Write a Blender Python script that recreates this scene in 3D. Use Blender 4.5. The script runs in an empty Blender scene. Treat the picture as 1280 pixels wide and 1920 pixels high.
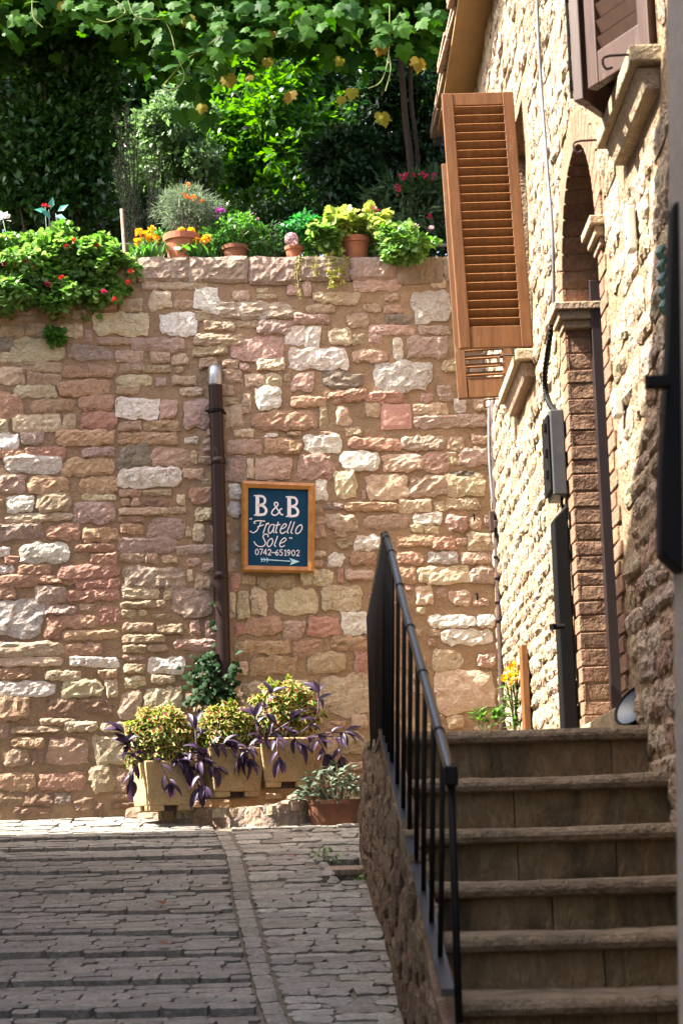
import bpy, math, random
import numpy as np
from mathutils import Vector, Matrix, noise

# ------------------------------------------------------------------ camera, sky, sun, exposure
SC = bpy.context.scene
EZ = 1.69                                  # eye height above the street
F = 3600.0                                 # focal length in photo pixels (1280 wide)
PITCH, ROLL = math.atan(680 / 3600), 0.028
cam_d = bpy.data.cameras.new('camera'); cam = bpy.data.objects.new('camera', cam_d)
SC.collection.objects.link(cam)
cam_d.sensor_fit = 'HORIZONTAL'; cam_d.sensor_width = 24.0; cam_d.lens = F / 1280 * 24
cam_d.clip_start = 0.05; cam_d.clip_end = 400
cam.location = (0, 0, EZ)
M3 = Matrix.Rotation(math.pi / 2 + PITCH, 3, 'X') @ Matrix.Rotation(-ROLL, 3, 'Z')
cam.rotation_euler = M3.to_euler()
cam_d.dof.use_dof = True; cam_d.dof.focus_distance = 11.9; cam_d.dof.aperture_fstop = 7.0
SC.camera = cam

TO_SUN = Vector((-0.60, -0.10, 0.78)).normalized()
w = bpy.data.worlds.new('World'); SC.world = w; w.use_nodes = True
nt = w.node_tree; bg = nt.nodes['Background']
sky = nt.nodes.new('ShaderNodeTexSky'); sky.sky_type = 'NISHITA'; sky.sun_disc = False
sky.air_density = 0.8; sky.dust_density = 4.0; sky.ozone_density = 0.4
sky.sun_elevation = math.asin(TO_SUN.z)
sky.sun_rotation = math.atan2(TO_SUN.x, TO_SUN.y)
nt.links.new(sky.outputs[0], bg.inputs[0]); bg.inputs[1].default_value = 0.14
sun_d = bpy.data.lights.new('sun', 'SUN'); sun_d.energy = 5.0; sun_d.angle = math.radians(0.5)
sun_d.color = (1.0, 0.95, 0.87)
sun = bpy.data.objects.new('sun', sun_d); SC.collection.objects.link(sun)
sun.rotation_euler = (-TO_SUN).to_track_quat('-Z', 'Y').to_euler()
sun.location = (-6, 4, 14)
SC.view_settings.view_transform = 'Standard'; SC.view_settings.look = 'None'
SC.view_settings.gamma = 1.0; SC.view_settings.use_curve_mapping = False
SC.view_settings.exposure = 2.52
SC.cycles.max_bounces = 6; SC.cycles.diffuse_bounces = 3; SC.cycles.glossy_bounces = 2; SC.cycles.transmission_bounces = 4; SC.cycles.caustics_reflective = False; SC.cycles.caustics_refractive = False

# ------------------------------------------------------------------ geometry of the place
rng = random.Random(11); nr = np.random.default_rng(5)
CAM = Vector((0, 0, EZ))
def ray(px, py):
    return M3 @ Vector(((px - 640) / F, -(py - 960) / F, -1.0))
def at(px, py, Y):
    d = ray(px, py); return CAM + d * (Y / d.y)
SL = 0.1756                                # street slope
def S(px, py, h=0.0):                      # point on the street
    d = ray(px, py); t = (h - EZ) / (d.z - SL * d.y); return CAM + d * t
WY, WS = 12.0, 0.085                       # garden wall: Y = WY + WS*X
WU = Vector((1, WS, 0)).normalized(); WN = Vector((WS, -1, 0)).normalized(); ZV = Vector((0, 0, 1))
def W(px, py, off=0.0):                    # point on the garden wall, off metres in front
    d = ray(px, py); t = (WY - off * math.sqrt(1 + WS * WS)) / (d.y - WS * d.x); return CAM + d * t
def XR(Y): return 1.159 - 0.016 * Y        # house wall on the right
RU = Vector((0.016, -1, 0)).normalized(); RN = Vector((-1, -0.016, 0)).normalized()
def R(px, py, off=0.0):
    d = ray(px, py); t = (1.159 - off) / (d.x + 0.016 * d.y); return CAM + d * t
def RW(Y, z, off=0.0): return Vector((XR(Y) - off, Y, z))
LZ = at(980, 1365, 6.7).z                  # landing height
TOPZ = W(540, 481).z                       # top of the garden wall

# ------------------------------------------------------------------ helpers
WLOC = {}
def setp(o, label=None, cat=None, group=None, kind=None):
    if label: o['label'] = label
    if cat: o['category'] = cat
    if group: o['group'] = group
    if kind: o['kind'] = kind
    return o
def link(o, parent, wl):
    SC.collection.objects.link(o); WLOC[o.name] = Vector(wl)
    if parent is not None:
        o.parent = parent; o.location = Vector(wl) - WLOC[parent.name]
    else: o.location = wl
    return o
def thing(name, loc, label, cat, group=None):
    o = bpy.data.objects.new(name, None); o.empty_display_size = 0.1
    link(o, None, loc); return setp(o, label, cat, group)
def inst(name, me, M, parent, mat=None):
    o = bpy.data.objects.new(name, me); SC.collection.objects.link(o)
    WLOC[o.name] = M.to_translation()
    if parent is not None:
        o.parent = parent; o.matrix_local = Matrix.Translation(-WLOC[parent.name]) @ M
    else: o.matrix_local = M
    return o
class MB:
    def __init__(s): s.v = []; s.f = []; s.m = []; s.mi = 0
    def add(s, vs, fs):
        b = len(s.v); s.v.extend(Vector(v) for v in vs)
        for f in fs: s.f.append([b + i for i in f]); s.m.append(s.mi)
        return s
    def hexa(s, p):                        # 8 points: bottom 4 ccw, top 4 ccw
        return s.add(p, [(3, 2, 1, 0), (4, 5, 6, 7), (0, 1, 5, 4), (1, 2, 6, 5), (2, 3, 7, 6), (3, 0, 4, 7)])
    def box(s, c, size, rot=None):
        c = Vector(c); x, y, z = [k / 2 for k in size]; r = rot or Matrix.Identity(3)
        return s.hexa([c + r @ Vector(q) for q in ((-x, -y, -z), (x, -y, -z), (x, y, -z), (-x, y, -z), (-x, -y, z), (x, -y, z), (x, y, z), (-x, y, z))])
    def obox(s, o, u, v, n, a0, a1, b0, b1, c0, c1):
        P = lambda a, b, c: o + u * a + v * b + n * c
        return s.hexa([P(a0, b0, c0), P(a1, b0, c0), P(a1, b1, c0), P(a0, b1, c0), P(a0, b0, c1), P(a1, b0, c1), P(a1, b1, c1), P(a0, b1, c1)])
    def tube(s, path, r, n=8, caps=True, flat=None):
        path = [Vector(p) for p in path]; k = len(path); rs = r if isinstance(r, (list, tuple)) else [r] * k
        t0 = (path[1] - path[0]).normalized(); a = t0.orthogonal().normalized(); base = len(s.v); vs = []; fs = []
        for i, p in enumerate(path):
            t = (path[min(i + 1, k - 1)] - path[max(i - 1, 0)]).normalized()
            a = (a - t * a.dot(t)).normalized(); b = t.cross(a)
            for j in range(n):
                q = 2 * math.pi * j / n; vs.append(p + (a * math.cos(q) + b * math.sin(q)) * rs[i])
        for i in range(k - 1):
            for j in range(n):
                j2 = (j + 1) % n; fs.append((i * n + j, i * n + j2, (i + 1) * n + j2, (i + 1) * n + j))
        if caps: fs.append(tuple(reversed(range(n)))); fs.append(tuple((k - 1) * n + j for j in range(n)))
        return s.add(vs, fs)
    def lathe(s, c, prof, n=20, sx=1, sy=1, rz=0):
        c = Vector(c); vs = []; fs = []
        for (r, z) in prof:
            for j in range(n):
                q = 2 * math.pi * j / n + rz; vs.append(c + Vector((r * sx * math.cos(q), r * sy * math.sin(q), z)))
        for i in range(len(prof) - 1):
            for j in range(n):
                j2 = (j + 1) % n; fs.append((i * n + j, i * n + j2, (i + 1) * n + j2, (i + 1) * n + j))
        fs.append(tuple(reversed(range(n)))); fs.append(tuple((len(prof) - 1) * n + j for j in range(n)))
        return s.add(vs, fs)
    def prism(s, poly, d):                 # planar polygon extruded by vector d
        n = len(poly); d = Vector(d); vs = [Vector(p) for p in poly] + [Vector(p) + d for p in poly]
        return s.add(vs, [tuple(reversed(range(n))), tuple(range(n, 2 * n))] + [(i, (i + 1) % n, n + (i + 1) % n, n + i) for i in range(n)])
    def ribbon(s, pts, wd, n, d=0.0015):   # flat stroke with thickness, pts in a plane with normal n
        pts = [Vector(p) for p in pts]; k = len(pts); vs = []; fs = []
        for i, p in enumerate(pts):
            t = (pts[min(i + 1, k - 1)] - pts[max(i - 1, 0)]).normalized(); q = n.cross(t).normalized()
            ww = (wd[i] if isinstance(wd, list) else wd) / 2
            vs += [p - q * ww, p + q * ww, p - q * ww + n * d, p + q * ww + n * d]
        for i in range(k - 1):
            a = 4 * i; b = a + 4
            fs += [(a + 2, a + 3, b + 3, b + 2), (a, a + 2, b + 2, b), (a + 3, a + 1, b + 1, b + 3)]
        fs += [(0, 1, 3, 2), (4 * k - 4, 4 * k - 2, 4 * k - 1, 4 * k - 3)]
        return s.add(vs, fs)
    def mesh(s, name, mats, origin, smooth=False):
        me = bpy.data.meshes.new(name)
        me.from_pydata([tuple(v - origin) for v in s.v], [], s.f)
        for m in (mats if isinstance(mats, (list, tuple)) else [mats]): me.materials.append(m)
        if any(s.m): me.polygons.foreach_set('material_index', s.m)
        if smooth: me.polygons.foreach_set('use_smooth', [True] * len(s.f))
        me.update(); return me
    def build(s, name, mats, parent=None, smooth=False, base=False, bevel=0, sub=0):
        a = np.array([tuple(v) for v in s.v]); lo, hi = a.min(0), a.max(0); o = (lo + hi) / 2
        if base: o[2] = lo[2]
        o = Vector(o); ob = bpy.data.objects.new(name, s.mesh(name, mats, o, smooth)); link(ob, parent, o)
        if bevel:
            b = ob.modifiers.new('bevel', 'BEVEL'); b.width = bevel; b.segments = 2; b.limit_method = 'ANGLE'
        return ob
def smooth_path(pts, n=6):
    pts = [Vector(p) for p in pts]; out = []
    for i in range(len(pts) - 1):
        p0 = pts[max(i - 1, 0)]; p1 = pts[i]; p2 = pts[i + 1]; p3 = pts[min(i + 2, len(pts) - 1)]
        for k in range(n):
            t = k / n
            out.append(0.5 * ((2 * p1) + (p2 - p0) * t + (2 * p0 - 5 * p1 + 4 * p2 - p3) * t * t + (3 * p1 - p0 - 3 * p2 + p3) * t ** 3))
    return out + [pts[-1]]

# ------------------------------------------------------------------ materials
def nodes(name):
    m = bpy.data.materials.new(name); m.use_nodes = True; t = m.node_tree
    return m, t, t.nodes['Principled BSDF'], lambda k: t.nodes.new('ShaderNode' + k), t.links.new
def lin(c): return tuple((x / 255 / 12.92 if x / 255 <= .04045 else ((x / 255 + .055) / 1.055) ** 2.4) for x in c) + (1,)
def rock(name, c1, c2, c3=None, scale=6, rough=.9, bump=.6, dist=.012, rand=.25, stain=None, stainamt=.5, fine=60, stretch=None, spec=.25, hue=.02, pits=None, crack=0.0):
    """procedural mineral surface: two tones, spots, per-object shift, stains with their own shape, fine relief"""
    m, t, b, N, L = nodes(name); g = N('NewGeometry'); pos = g.outputs['Position']
    if stretch:
        mp = N('Mapping'); mp.inputs['Scale'].default_value = stretch; L(pos, mp.inputs[0]); pos = mp.outputs[0]
    oi0 = N('ObjectInfo'); fa = N('Math'); fa.operation = 'ADD'; L(oi0.outputs['Random'], fa.inputs[0]); L(g.outputs['Random Per Island'], fa.inputs[1])
    fr_ = N('Math'); fr_.operation = 'FRACT'; L(fa.outputs[0], fr_.inputs[0])
    class oi: outputs = {'Random': fr_.outputs[0]}
    ad = N('VectorMath'); ad.operation = 'ADD'; sc = N('VectorMath'); sc.operation = 'SCALE'; cb = N('CombineXYZ')
    for k in range(3): L(oi.outputs['Random'], cb.inputs[k])
    L(cb.outputs[0], sc.inputs[0]); sc.inputs['Scale'].default_value = 17.0
    L(pos, ad.inputs[0]); L(sc.outputs[0], ad.inputs[1]); p = ad.outputs[0]
    def noi(s, d=6, r=.6, di=0.0):
        n = N('TexNoise'); n.inputs['Scale'].default_value = s; n.inputs['Detail'].default_value = d
        n.inputs['Roughness'].default_value = r; n.inputs['Distortion'].default_value = di; L(p, n.inputs['Vector']); return n.outputs['Fac']
    def ramp(f, a, z):
        r = N('MapRange'); r.inputs['From Min'].default_value = a; r.inputs['From Max'].default_value = z; L(f, r.inputs['Value']); return r.outputs[0]
    def mix(f, a, bb, bt='MIX'):
        x = N('Mix'); x.data_type = 'RGBA'; x.blend_type = bt
        if isinstance(f, float): x.inputs[0].default_value = f
        else: L(f, x.inputs[0])
        for k, c in ((6, a), (7, bb)):
            if isinstance(c, tuple): x.inputs[k].default_value = c
            else: L(c, x.inputs[k])
        return x.outputs[2]
    col = mix(ramp(noi(scale, 3, .6, .8), .35, .65), c1, c2)
    if c3: col = mix(ramp(noi(scale * 3.1, 3, .7, 1.2), .52, .7), col, c3)
    col = mix(ramp(noi(fine, 2, .7), .25, .8), mix(.24, col, (.0, .0, .0, 1)), col)
    if stain:
        sm = N('Math'); sm.operation = 'MULTIPLY'; sm.inputs[1].default_value = stainamt
        L(ramp(noi(scale * .45, 5, .65, 1.0), .5, .68), sm.inputs[0]); col = mix(sm.outputs[0], col, stain)
    if crack:
        dn = N('TexNoise'); dn.inputs['Scale'].default_value = 14; dn.inputs['Detail'].default_value = 3; L(p, dn.inputs['Vector'])
        dm = N('VectorMath'); dm.operation = 'MULTIPLY_ADD'; dm.inputs[1].default_value = (.12, .12, .07); L(dn.outputs['Color'], dm.inputs[0]); mq = N('Mapping'); mq.inputs['Scale'].default_value = (.55, .55, 1.25); L(p, mq.inputs[0]); L(mq.outputs[0], dm.inputs[2])
        cv = N('TexVoronoi'); cv.feature = 'DISTANCE_TO_EDGE'; cv.inputs['Scale'].default_value = 17; L(dm.outputs[0], cv.inputs['Vector'])
        cm = N('Math'); cm.operation = 'MULTIPLY'; cm.inputs[1].default_value = crack; L(ramp(cv.outputs['Distance'], .045, .0), cm.inputs[0]); cs = N('Math'); cs.operation = 'MULTIPLY'; L(cm.outputs[0], cs.inputs[0]); L(ramp(noi(6, 2), .42, .6), cs.inputs[1]); col = mix(cs.outputs[0], col, (.10, .06, .035, 1))
        col = mix(ramp(noi(scale * .9, 5, .7, 1.5), .54, .66), col, mix(.55, col, (.30, .20, .12, 1)))
    if pits:
        pv = N('TexVoronoi'); pv.inputs['Scale'].default_value = pits; L(p, pv.inputs['Vector']); col = mix(ramp(pv.outputs['Distance'], .26, .14), col, (.12, .08, .035, 1))
    hs = N('HueSaturation'); L(col, hs.inputs['Color'])
    r1 = N('MapRange'); L(oi.outputs['Random'], r1.inputs['Value']); r1.inputs['To Min'].default_value = 1 - rand; r1.inputs['To Max'].default_value = 1 + rand * .8
    L(r1.outputs[0], hs.inputs['Value'])
    wn = N('TexWhiteNoise'); wn.noise_dimensions = '1D'; L(oi.outputs['Random'], wn.inputs['W'])
    r2 = N('MapRange'); L(wn.outputs['Value'], r2.inputs['Value']); r2.inputs['To Min'].default_value = .5 - hue; r2.inputs['To Max'].default_value = .5 + hue
    L(r2.outputs[0], hs.inputs['Hue']); L(hs.outputs[0], b.inputs['Base Color'])
    b.inputs['Roughness'].default_value = rough; b.inputs['Specular IOR Level'].default_value = spec
    if bump:
        vo = N('TexVoronoi'); vo.feature = 'DISTANCE_TO_EDGE'; vo.inputs['Scale'].default_value = fine * .35; L(p, vo.inputs['Vector'])
        m1 = N('Math'); m1.operation = 'MULTIPLY_ADD'; L(noi(fine * .3, 4, .65, .4), m1.inputs[0]); m1.inputs[1].default_value = 1.6
        m2 = N('Math'); m2.operation = 'MULTIPLY'; L(noi(fine * 1.3, 2, .7), m2.inputs[0]); m2.inputs[1].default_value = .45; L(m2.outputs[0], m1.inputs[2])
        m3 = N('Math'); m3.operation = 'MULTIPLY_ADD'; L(vo.outputs['Distance'], m3.inputs[0]); m3.inputs[1].default_value = .5; L(m1.outputs[0], m3.inputs[2])
        bp = N('Bump'); bp.inputs['Strength'].default_value = bump; bp.inputs['Distance'].default_value = dist
        L(m3.outputs[0], bp.inputs['Height']); L(bp.outputs[0], b.inputs['Normal'])
    return m
def plain(name, c1, c2, scale=20, rough=.5, metal=0, bump=.1, stretch=None, spec=.5, lo=.35, hi=.65, wear=None):
    m, t, b, N, L = nodes(name); tc = N('TexCoord'); mp = N('Mapping'); L(tc.outputs['Object'], mp.inputs[0])
    if stretch: mp.inputs['Scale'].default_value = stretch
    n = N('TexNoise'); n.inputs['Scale'].default_value = scale; n.inputs['Detail'].default_value = 7; n.inputs['Roughness'].default_value = .65; L(mp.outputs[0], n.inputs['Vector'])
    r = N('MapRange'); r.inputs['From Min'].default_value = lo; r.inputs['From Max'].default_value = hi; L(n.outputs['Fac'], r.inputs['Value'])
    x = N('Mix'); x.data_type = 'RGBA'; L(r.outputs[0], x.inputs[0]); x.inputs[6].default_value = c1; x.inputs[7].default_value = c2
    if wear:
        n2 = N('TexNoise'); n2.inputs['Scale'].default_value = 9; n2.inputs['Detail'].default_value = 6; n2.inputs['Roughness'].default_value = .75; mp2 = N('Mapping'); mp2.inputs['Scale'].default_value = (1.5, 1.5, .6); g2 = N('NewGeometry'); L(g2.outputs['Position'], mp2.inputs[0]); L(mp2.outputs[0], n2.inputs['Vector'])
        r2 = N('MapRange'); r2.inputs['From Min'].default_value = .60; r2.inputs['From Max'].default_value = .68; r2.inputs['To Max'].default_value = .8; L(n2.outputs['Fac'], r2.inputs['Value'])
        x2 = N('Mix'); x2.data_type = 'RGBA'; L(r2.outputs[0], x2.inputs[0]); L(x.outputs[2], x2.inputs[6]); x2.inputs[7].default_value = wear; x = x2
    L(x.outputs[2], b.inputs['Base Color']); b.inputs['Roughness'].default_value = rough; b.inputs['Metallic'].default_value = metal; b.inputs['Specular IOR Level'].default_value = spec
    if bump:
        bp = N('Bump'); bp.inputs['Strength'].default_value = bump; bp.inputs['Distance'].default_value = .004; L(n.outputs['Fac'], bp.inputs['Height']); L(bp.outputs[0], b.inputs['Normal'])
    return m
def leafm(name, c1, c2, trans=.35, rough=.45, tcol=None, spec=.4):
    m, t, b, N, L = nodes(name); g = N('NewGeometry'); oi = N('ObjectInfo')
    a = N('Math'); a.operation = 'ADD'; L(g.outputs['Random Per Island'], a.inputs[0]); L(oi.outputs['Random'], a.inputs[1])
    fr = N('Math'); fr.operation = 'FRACT'; L(a.outputs[0], fr.inputs[0])
    x = N('Mix'); x.data_type = 'RGBA'; L(fr.outputs[0], x.inputs[0]); x.inputs[6].default_value = c1; x.inputs[7].default_value = c2
    n = N('TexNoise'); n.inputs['Scale'].default_value = 45; n.inputs['Detail'].default_value = 1; L(g.outputs['Position'], n.inputs['Vector'])
    y = N('Mix'); y.data_type = 'RGBA'; y.blend_type = 'MULTIPLY'; y.inputs[0].default_value = .35; L(x.outputs[2], y.inputs[6]); L(n.outputs['Fac'], y.inputs[7])
    L(y.outputs[2], b.inputs['Base Color']); b.inputs['Roughness'].default_value = rough; b.inputs['Specular IOR Level'].default_value = spec
    if trans:
        tr = N('BsdfTranslucent'); hs = N('HueSaturation'); hs.inputs['Saturation'].default_value = 1.15; hs.inputs['Value'].default_value = 1.5; hs.inputs['Hue'].default_value = .485
        L(x.outputs[2], hs.inputs['Color']); L(hs.outputs[0], tr.inputs['Color'])
        mx = N('MixShader'); mx.inputs[0].default_value = trans; L(b.outputs[0], mx.inputs[1]); L(tr.outputs[0], mx.inputs[2]); L(mx.outputs[0], t.nodes['Material Output'].inputs['Surface'])
    return m
c = lambda r, g, b: (r, g, b, 1)
STONE = {
 'W': rock('white_limestone', c(.74, .70, .62), c(.64, .58, .49), c(.50, .40, .29), scale=7, bump=.9, rand=.10, crack=.75),
 'A': rock('ash_limestone', c(.56, .52, .47), c(.45, .40, .35), c(.66, .62, .56), scale=10, bump=.9, rand=.12, crack=.75),
 'C': rock('cream_limestone', c(.56, .45, .30), c(.47, .36, .23), c(.64, .55, .41), scale=8, bump=.8, rand=.14, crack=.75),
 'P': rock('pink_limestone', c(.47, .325, .245), c(.41, .275, .20), c(.55, .43, .34), scale=9, bump=.8, rand=.14, crack=.75),
 'R': rock('rose_limestone', c(.44, .265, .17), c(.39, .23, .15), c(.52, .37, .26), scale=9, bump=.8, rand=.16, crack=.75),
 'T': rock('tan_limestone', c(.42, .305, .20), c(.35, .25, .16), c(.48, .38, .27), scale=9, bump=.7, rand=.14, crack=.75),
 'M': rock('mauve_limestone', c(.40, .30, .235), c(.34, .245, .19), c(.50, .42, .35), scale=10, bump=.85, rand=.12, crack=.75),
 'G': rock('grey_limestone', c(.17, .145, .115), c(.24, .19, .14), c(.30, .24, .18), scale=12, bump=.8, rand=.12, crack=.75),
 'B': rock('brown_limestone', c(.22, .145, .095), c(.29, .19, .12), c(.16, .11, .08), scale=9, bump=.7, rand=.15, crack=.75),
 'K': rock('sooty_limestone', c(.07, .06, .05), c(.16, .13, .10), scale=14, bump=.8),
 'S': rock('smooth_pink_limestone', c(.46, .28, .20), c(.43, .265, .19), scale=6, bump=.15, rand=.05),
}
M_MORTAR = rock('lime_mortar', c(.335, .222, .130), c(.29, .19, .11), c(.23, .158, .10), scale=2.2, bump=.8, dist=.01, rand=.0, stain=c(.17, .125, .085), stainamt=.45, fine=70, hue=0)
M_COPING = rock('coping_cement', c(.33, .245, .18), c(.27, .195, .14), c(.38, .30, .23), scale=4, bump=.6, rand=.1, stain=c(.15, .115, .085), stainamt=.7)
M_SUNSTONE = [rock('honey_limestone_%d' % i, a, b, d, scale=9, bump=1.0, dist=.02, rand=.2) for i, (a, b, d) in enumerate((
    (c(.40, .31, .20), c(.34, .25, .155), c(.46, .38, .28)), (c(.44, .36, .26), c(.37, .29, .20), c(.30, .21, .13)), (c(.37, .26, .165), c(.31, .21, .13), c(.42, .33, .23))))]
M_HMORTAR = rock('pale_house_mortar', c(.31, .215, .125), c(.26, .175, .10), c(.20, .13, .075), scale=5, bump=1.0, dist=.02, rand=0, fine=60, hue=0)
M_BRICK = rock('old_brick', c(.25, .145, .085), c(.20, .11, .065), c(.31, .20, .125), scale=14, bump=.7, rand=.12, hue=.006)
M_STEP = rock('worn_step_stone', c(.265, .175, .084), c(.205, .134, .064), c(.32, .22, .115), stretch=(1.3, 1.3, .5), scale=5, bump=1.0, dist=.02, rand=.08, hue=.003, stain=c(.04, .033, .018), stainamt=.9)
M_NOSING = rock('step_nosing_stone', c(.245, .178, .108), c(.195, .14, .084), c(.30, .225, .142), scale=7, bump=1.0, dist=.016, rand=.06, hue=.003, stain=c(.06, .045, .03), stainamt=.6)
M_CHEEK = rock('cheek_wall_stone', c(.235, .162, .10), c(.18, .122, .075), c(.30, .225, .15), scale=5, bump=.9, dist=.02, rand=.15, stain=c(.07, .055, .04), stainamt=.5)
M_PAVE = [rock('paving_grey', c(.262, .238, .200), c(.205, .185, .153), c(.325, .298, .255), scale=9, bump=.8, dist=.012, rand=.15, hue=.008, stain=c(.10, .085, .06), stainamt=.5),
          rock('paving_brown', c(.272, .240, .196), c(.213, .186, .150), c(.335, .300, .248), scale=9, bump=.8, dist=.012, rand=.15, hue=.008, stain=c(.10, .085, .06), stainamt=.5)]
M_COBBLE = rock('cobble_pale', c(.305, .278, .23), c(.242, .218, .18), c(.395, .362, .305), scale=7, bump=.8, dist=.014, rand=.28, hue=.015)
M_SUNPAVE = rock('sunlit_paving', c(.42, .36, .27), c(.36, .30, .22), c(.30, .25, .18), scale=6, bump=.5, rand=.08, hue=.005)  # paler copy of the paving, sunlight put into the colour
M_JOINT = rock('street_joint_earth', c(.13, .105, .072), c(.17, .14, .10), c(.085, .078, .042), scale=6, bump=.8, dist=.012, rand=0, hue=0)
M_EARTH = rock('garden_earth', c(.09, .065, .04), c(.06, .045, .03), scale=5, bump=.6, rand=0)
M_PLASTER = rock('greige_plaster', c(.46, .40, .34), c(.40, .34, .28), scale=2, bump=.2, rand=0, hue=0)
M_RENDER = rock('pale_render', c(.62, .56, .47), c(.57, .51, .42), scale=2, bump=.2, rand=0, hue=0)  # kept pale so the unseen house bounces light onto the garden wall
M_WOOD = plain('shutter_wood', c(.105, .040, .010), c(.165, .068, .019), scale=14, rough=.55, bump=.3, stretch=(3, 3, .35), spec=.3, wear=c(.19, .11, .055))
M_WOOD2 = plain('dark_shutter_wood', c(.036, .015, .007), c(.058, .026, .013), scale=14, rough=.5, bump=.2, stretch=(3, 3, .35), wear=c(.10, .06, .04))
M_WORN = plain('weathered_wood', c(.30, .22, .15), c(.16, .09, .05), scale=22, rough=.8, bump=.4, stretch=(3, 3, .3))
M_FRAME = plain('sign_frame_wood', c(.26, .10, .014), c(.36, .16, .03), scale=18, rough=.35, bump=.15, stretch=(1, 1, 1))
M_BOARD = plain('sign_board_paint', c(.0008, .030, .066), c(.0013, .037, .078), scale=4, rough=.6, bump=.05, spec=.15)
M_LETTER = plain('sign_letter_paint', c(.66, .63, .66), c(.72, .70, .72), scale=30, rough=.6, bump=0)
M_ARROW = plain('sign_arrow_paint', c(.36, .60, .72), c(.42, .66, .76), scale=30, rough=.6, bump=0)
M_PIPE = plain('brown_pipe_paint', c(.014, .0055, .0048), c(.022, .009, .007), spec=.25, scale=9, rough=.45, bump=.05, stretch=(2, 2, .4))
M_ZINC = plain('zinc', c(.30, .31, .33), c(.42, .43, .44), scale=18, rough=.4, metal=.85, bump=.1)
M_IRON = plain('black_iron', c(.0035, .003, .003), c(.007, .0055, .005), scale=40, rough=.5, metal=.0, bump=.25, spec=.10)
M_RAIL = plain('polished_rail_iron', c(.004, .0038, .004), c(.008, .0075, .008), scale=60, rough=.30, bump=.3, spec=.45)
M_RUST = plain('rusty_iron', c(.030, .015, .012), c(.065, .034, .026), scale=30, rough=.75, metal=.2, bump=.4)
M_BLACK = plain('black_plastic', c(.0022, .0021, .002), c(.004, .0036, .0032), scale=12, rough=.6, bump=.05, spec=.15)
M_GREYBOX = plain('grey_meter_box', c(.035, .038, .04), c(.05, .053, .056), scale=9, rough=.55, bump=.05)
M_CABLE = plain('grey_cable', c(.10, .105, .115), c(.14, .145, .155), scale=20, rough=.6, bump=0)
M_WHITEP = plain('off_white_plastic', c(.50, .46, .38), c(.56, .52, .44), scale=9, rough=.5, bump=0)
M_DOOR = plain('dark_red_door', c(.011, .0042, .0030), c(.018, .0075, .0055), scale=12, rough=.45, bump=.15, stretch=(3, 3, .4))
M_TERRA = plain('terracotta', c(.36, .135, .07), c(.27, .10, .055), scale=16, rough=.85, bump=.2, spec=.2)
M_TERRAW = plain('weathered_terracotta', c(.22, .085, .045), c(.12, .065, .04), scale=20, rough=.9, bump=.3, spec=.2)
M_PLANTER = rock('pitted_yellow_concrete', c(.47, .34, .17), c(.41, .29, .14), c(.35, .245, .115), scale=10, bump=.8, dist=.006, rand=.06, fine=110, hue=.004, pits=75)
M_SOIL = plain('potting_soil', c(.03, .02, .014), c(.05, .035, .024), scale=60, rough=.95, bump=.5)
M_SOFFIT = plain('soffit_wood', c(.24, .14, .05), c(.18, .10, .036), scale=6, rough=.75, bump=.15, stretch=(1, .3, 1))
M_TILE = rock('roof_tile_clay', c(.34, .235, .165), c(.27, .18, .125), c(.40, .31, .24), scale=10, bump=.5, rand=.2)
M_GREENRAIL = plain('green_rail_paint', c(.05, .075, .055), c(.08, .10, .08), scale=20, rough=.5, bump=.1)
M_BARK = rock('vine_bark', c(.05, .033, .022), c(.03, .02, .014), c(.075, .055, .04), scale=20, bump=1.0, dist=.012, rand=.1, stretch=(3, 3, .5))
M_STEM = plain('green_stem', c(.10, .16, .035), c(.16, .22, .06), scale=20, rough=.6, bump=0)
M_PSTEM = plain('purple_stem', c(.06, .03, .06), c(.10, .05, .09), scale=20, rough=.6, bump=0)
L_VINE = leafm('vine_leaf', c(.012, .060, .006), c(.068, .18, .018), .52, .55, spec=.15)
L_VINEY = leafm('yellowing_vine_leaf', c(.20, .19, .015), c(.16, .085, .012), .4, .6, spec=.1)
L_HEDGE = leafm('hedge_leaf', c(.012, .045, .008), c(.030, .090, .013), .28, .38, spec=.35)
L_CITRUS = leafm('citrus_leaf', c(.030, .105, .012), c(.085, .215, .026), .5, .35)
L_DARK = leafm('dark_shrub_leaf', c(.012, .04, .014), c(.028, .075, .022), .25, .35)
L_SILVER = leafm('silver_leaf', c(.09, .135, .075), c(.18, .24, .14), .3, .6)
L_PALE = leafm('pale_shrub_leaf', c(.07, .14, .05), c(.14, .24, .09), .4, .35, spec=.6)
L_OLEAN = leafm('oleander_leaf', c(.03, .07, .025), c(.06, .11, .04), .3, .5)
L_GERAN = leafm('geranium_leaf', c(.055, .17, .025), c(.22, .38, .11), .4, .45)
L_VARIEG = leafm('variegated_geranium_leaf', c(.16, .28, .05), c(.42, .46, .14), .4, .45)
L_HERB = leafm('herb_leaf', c(.05, .17, .03), c(.10, .26, .05), .4, .5)
L_BASIL = leafm('basil_leaf', c(.035, .17, .05), c(.06, .24, .07), .4, .45)
L_SUCC = leafm('succulent_leaf', c(.22, .25, .04), c(.34, .33, .07), .2, .5)
L_IVY = leafm('ivy_leaf', c(.010, .036, .010), c(.022, .060, .016), .15, .6, spec=.12)
L_COLY = leafm('coleus_yellow', c(.11, .27, .03), c(.52, .54, .18), .3, .5, spec=.2)
L_COLR = leafm('coleus_red', c(.24, .012, .016), c(.12, .008, .010), .2, .5, spec=.2)
L_PURP = leafm('purple_leaf', c(.022, .009, .026), c(.065, .034, .080), .2, .45, spec=.35)
L_LAMB = leafm('woolly_grey_leaf', c(.085, .12, .075), c(.15, .19, .13), .2, .85, spec=.2)
L_LILY = leafm('lily_leaf', c(.05, .13, .025), c(.09, .20, .04), .35, .45)
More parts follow.
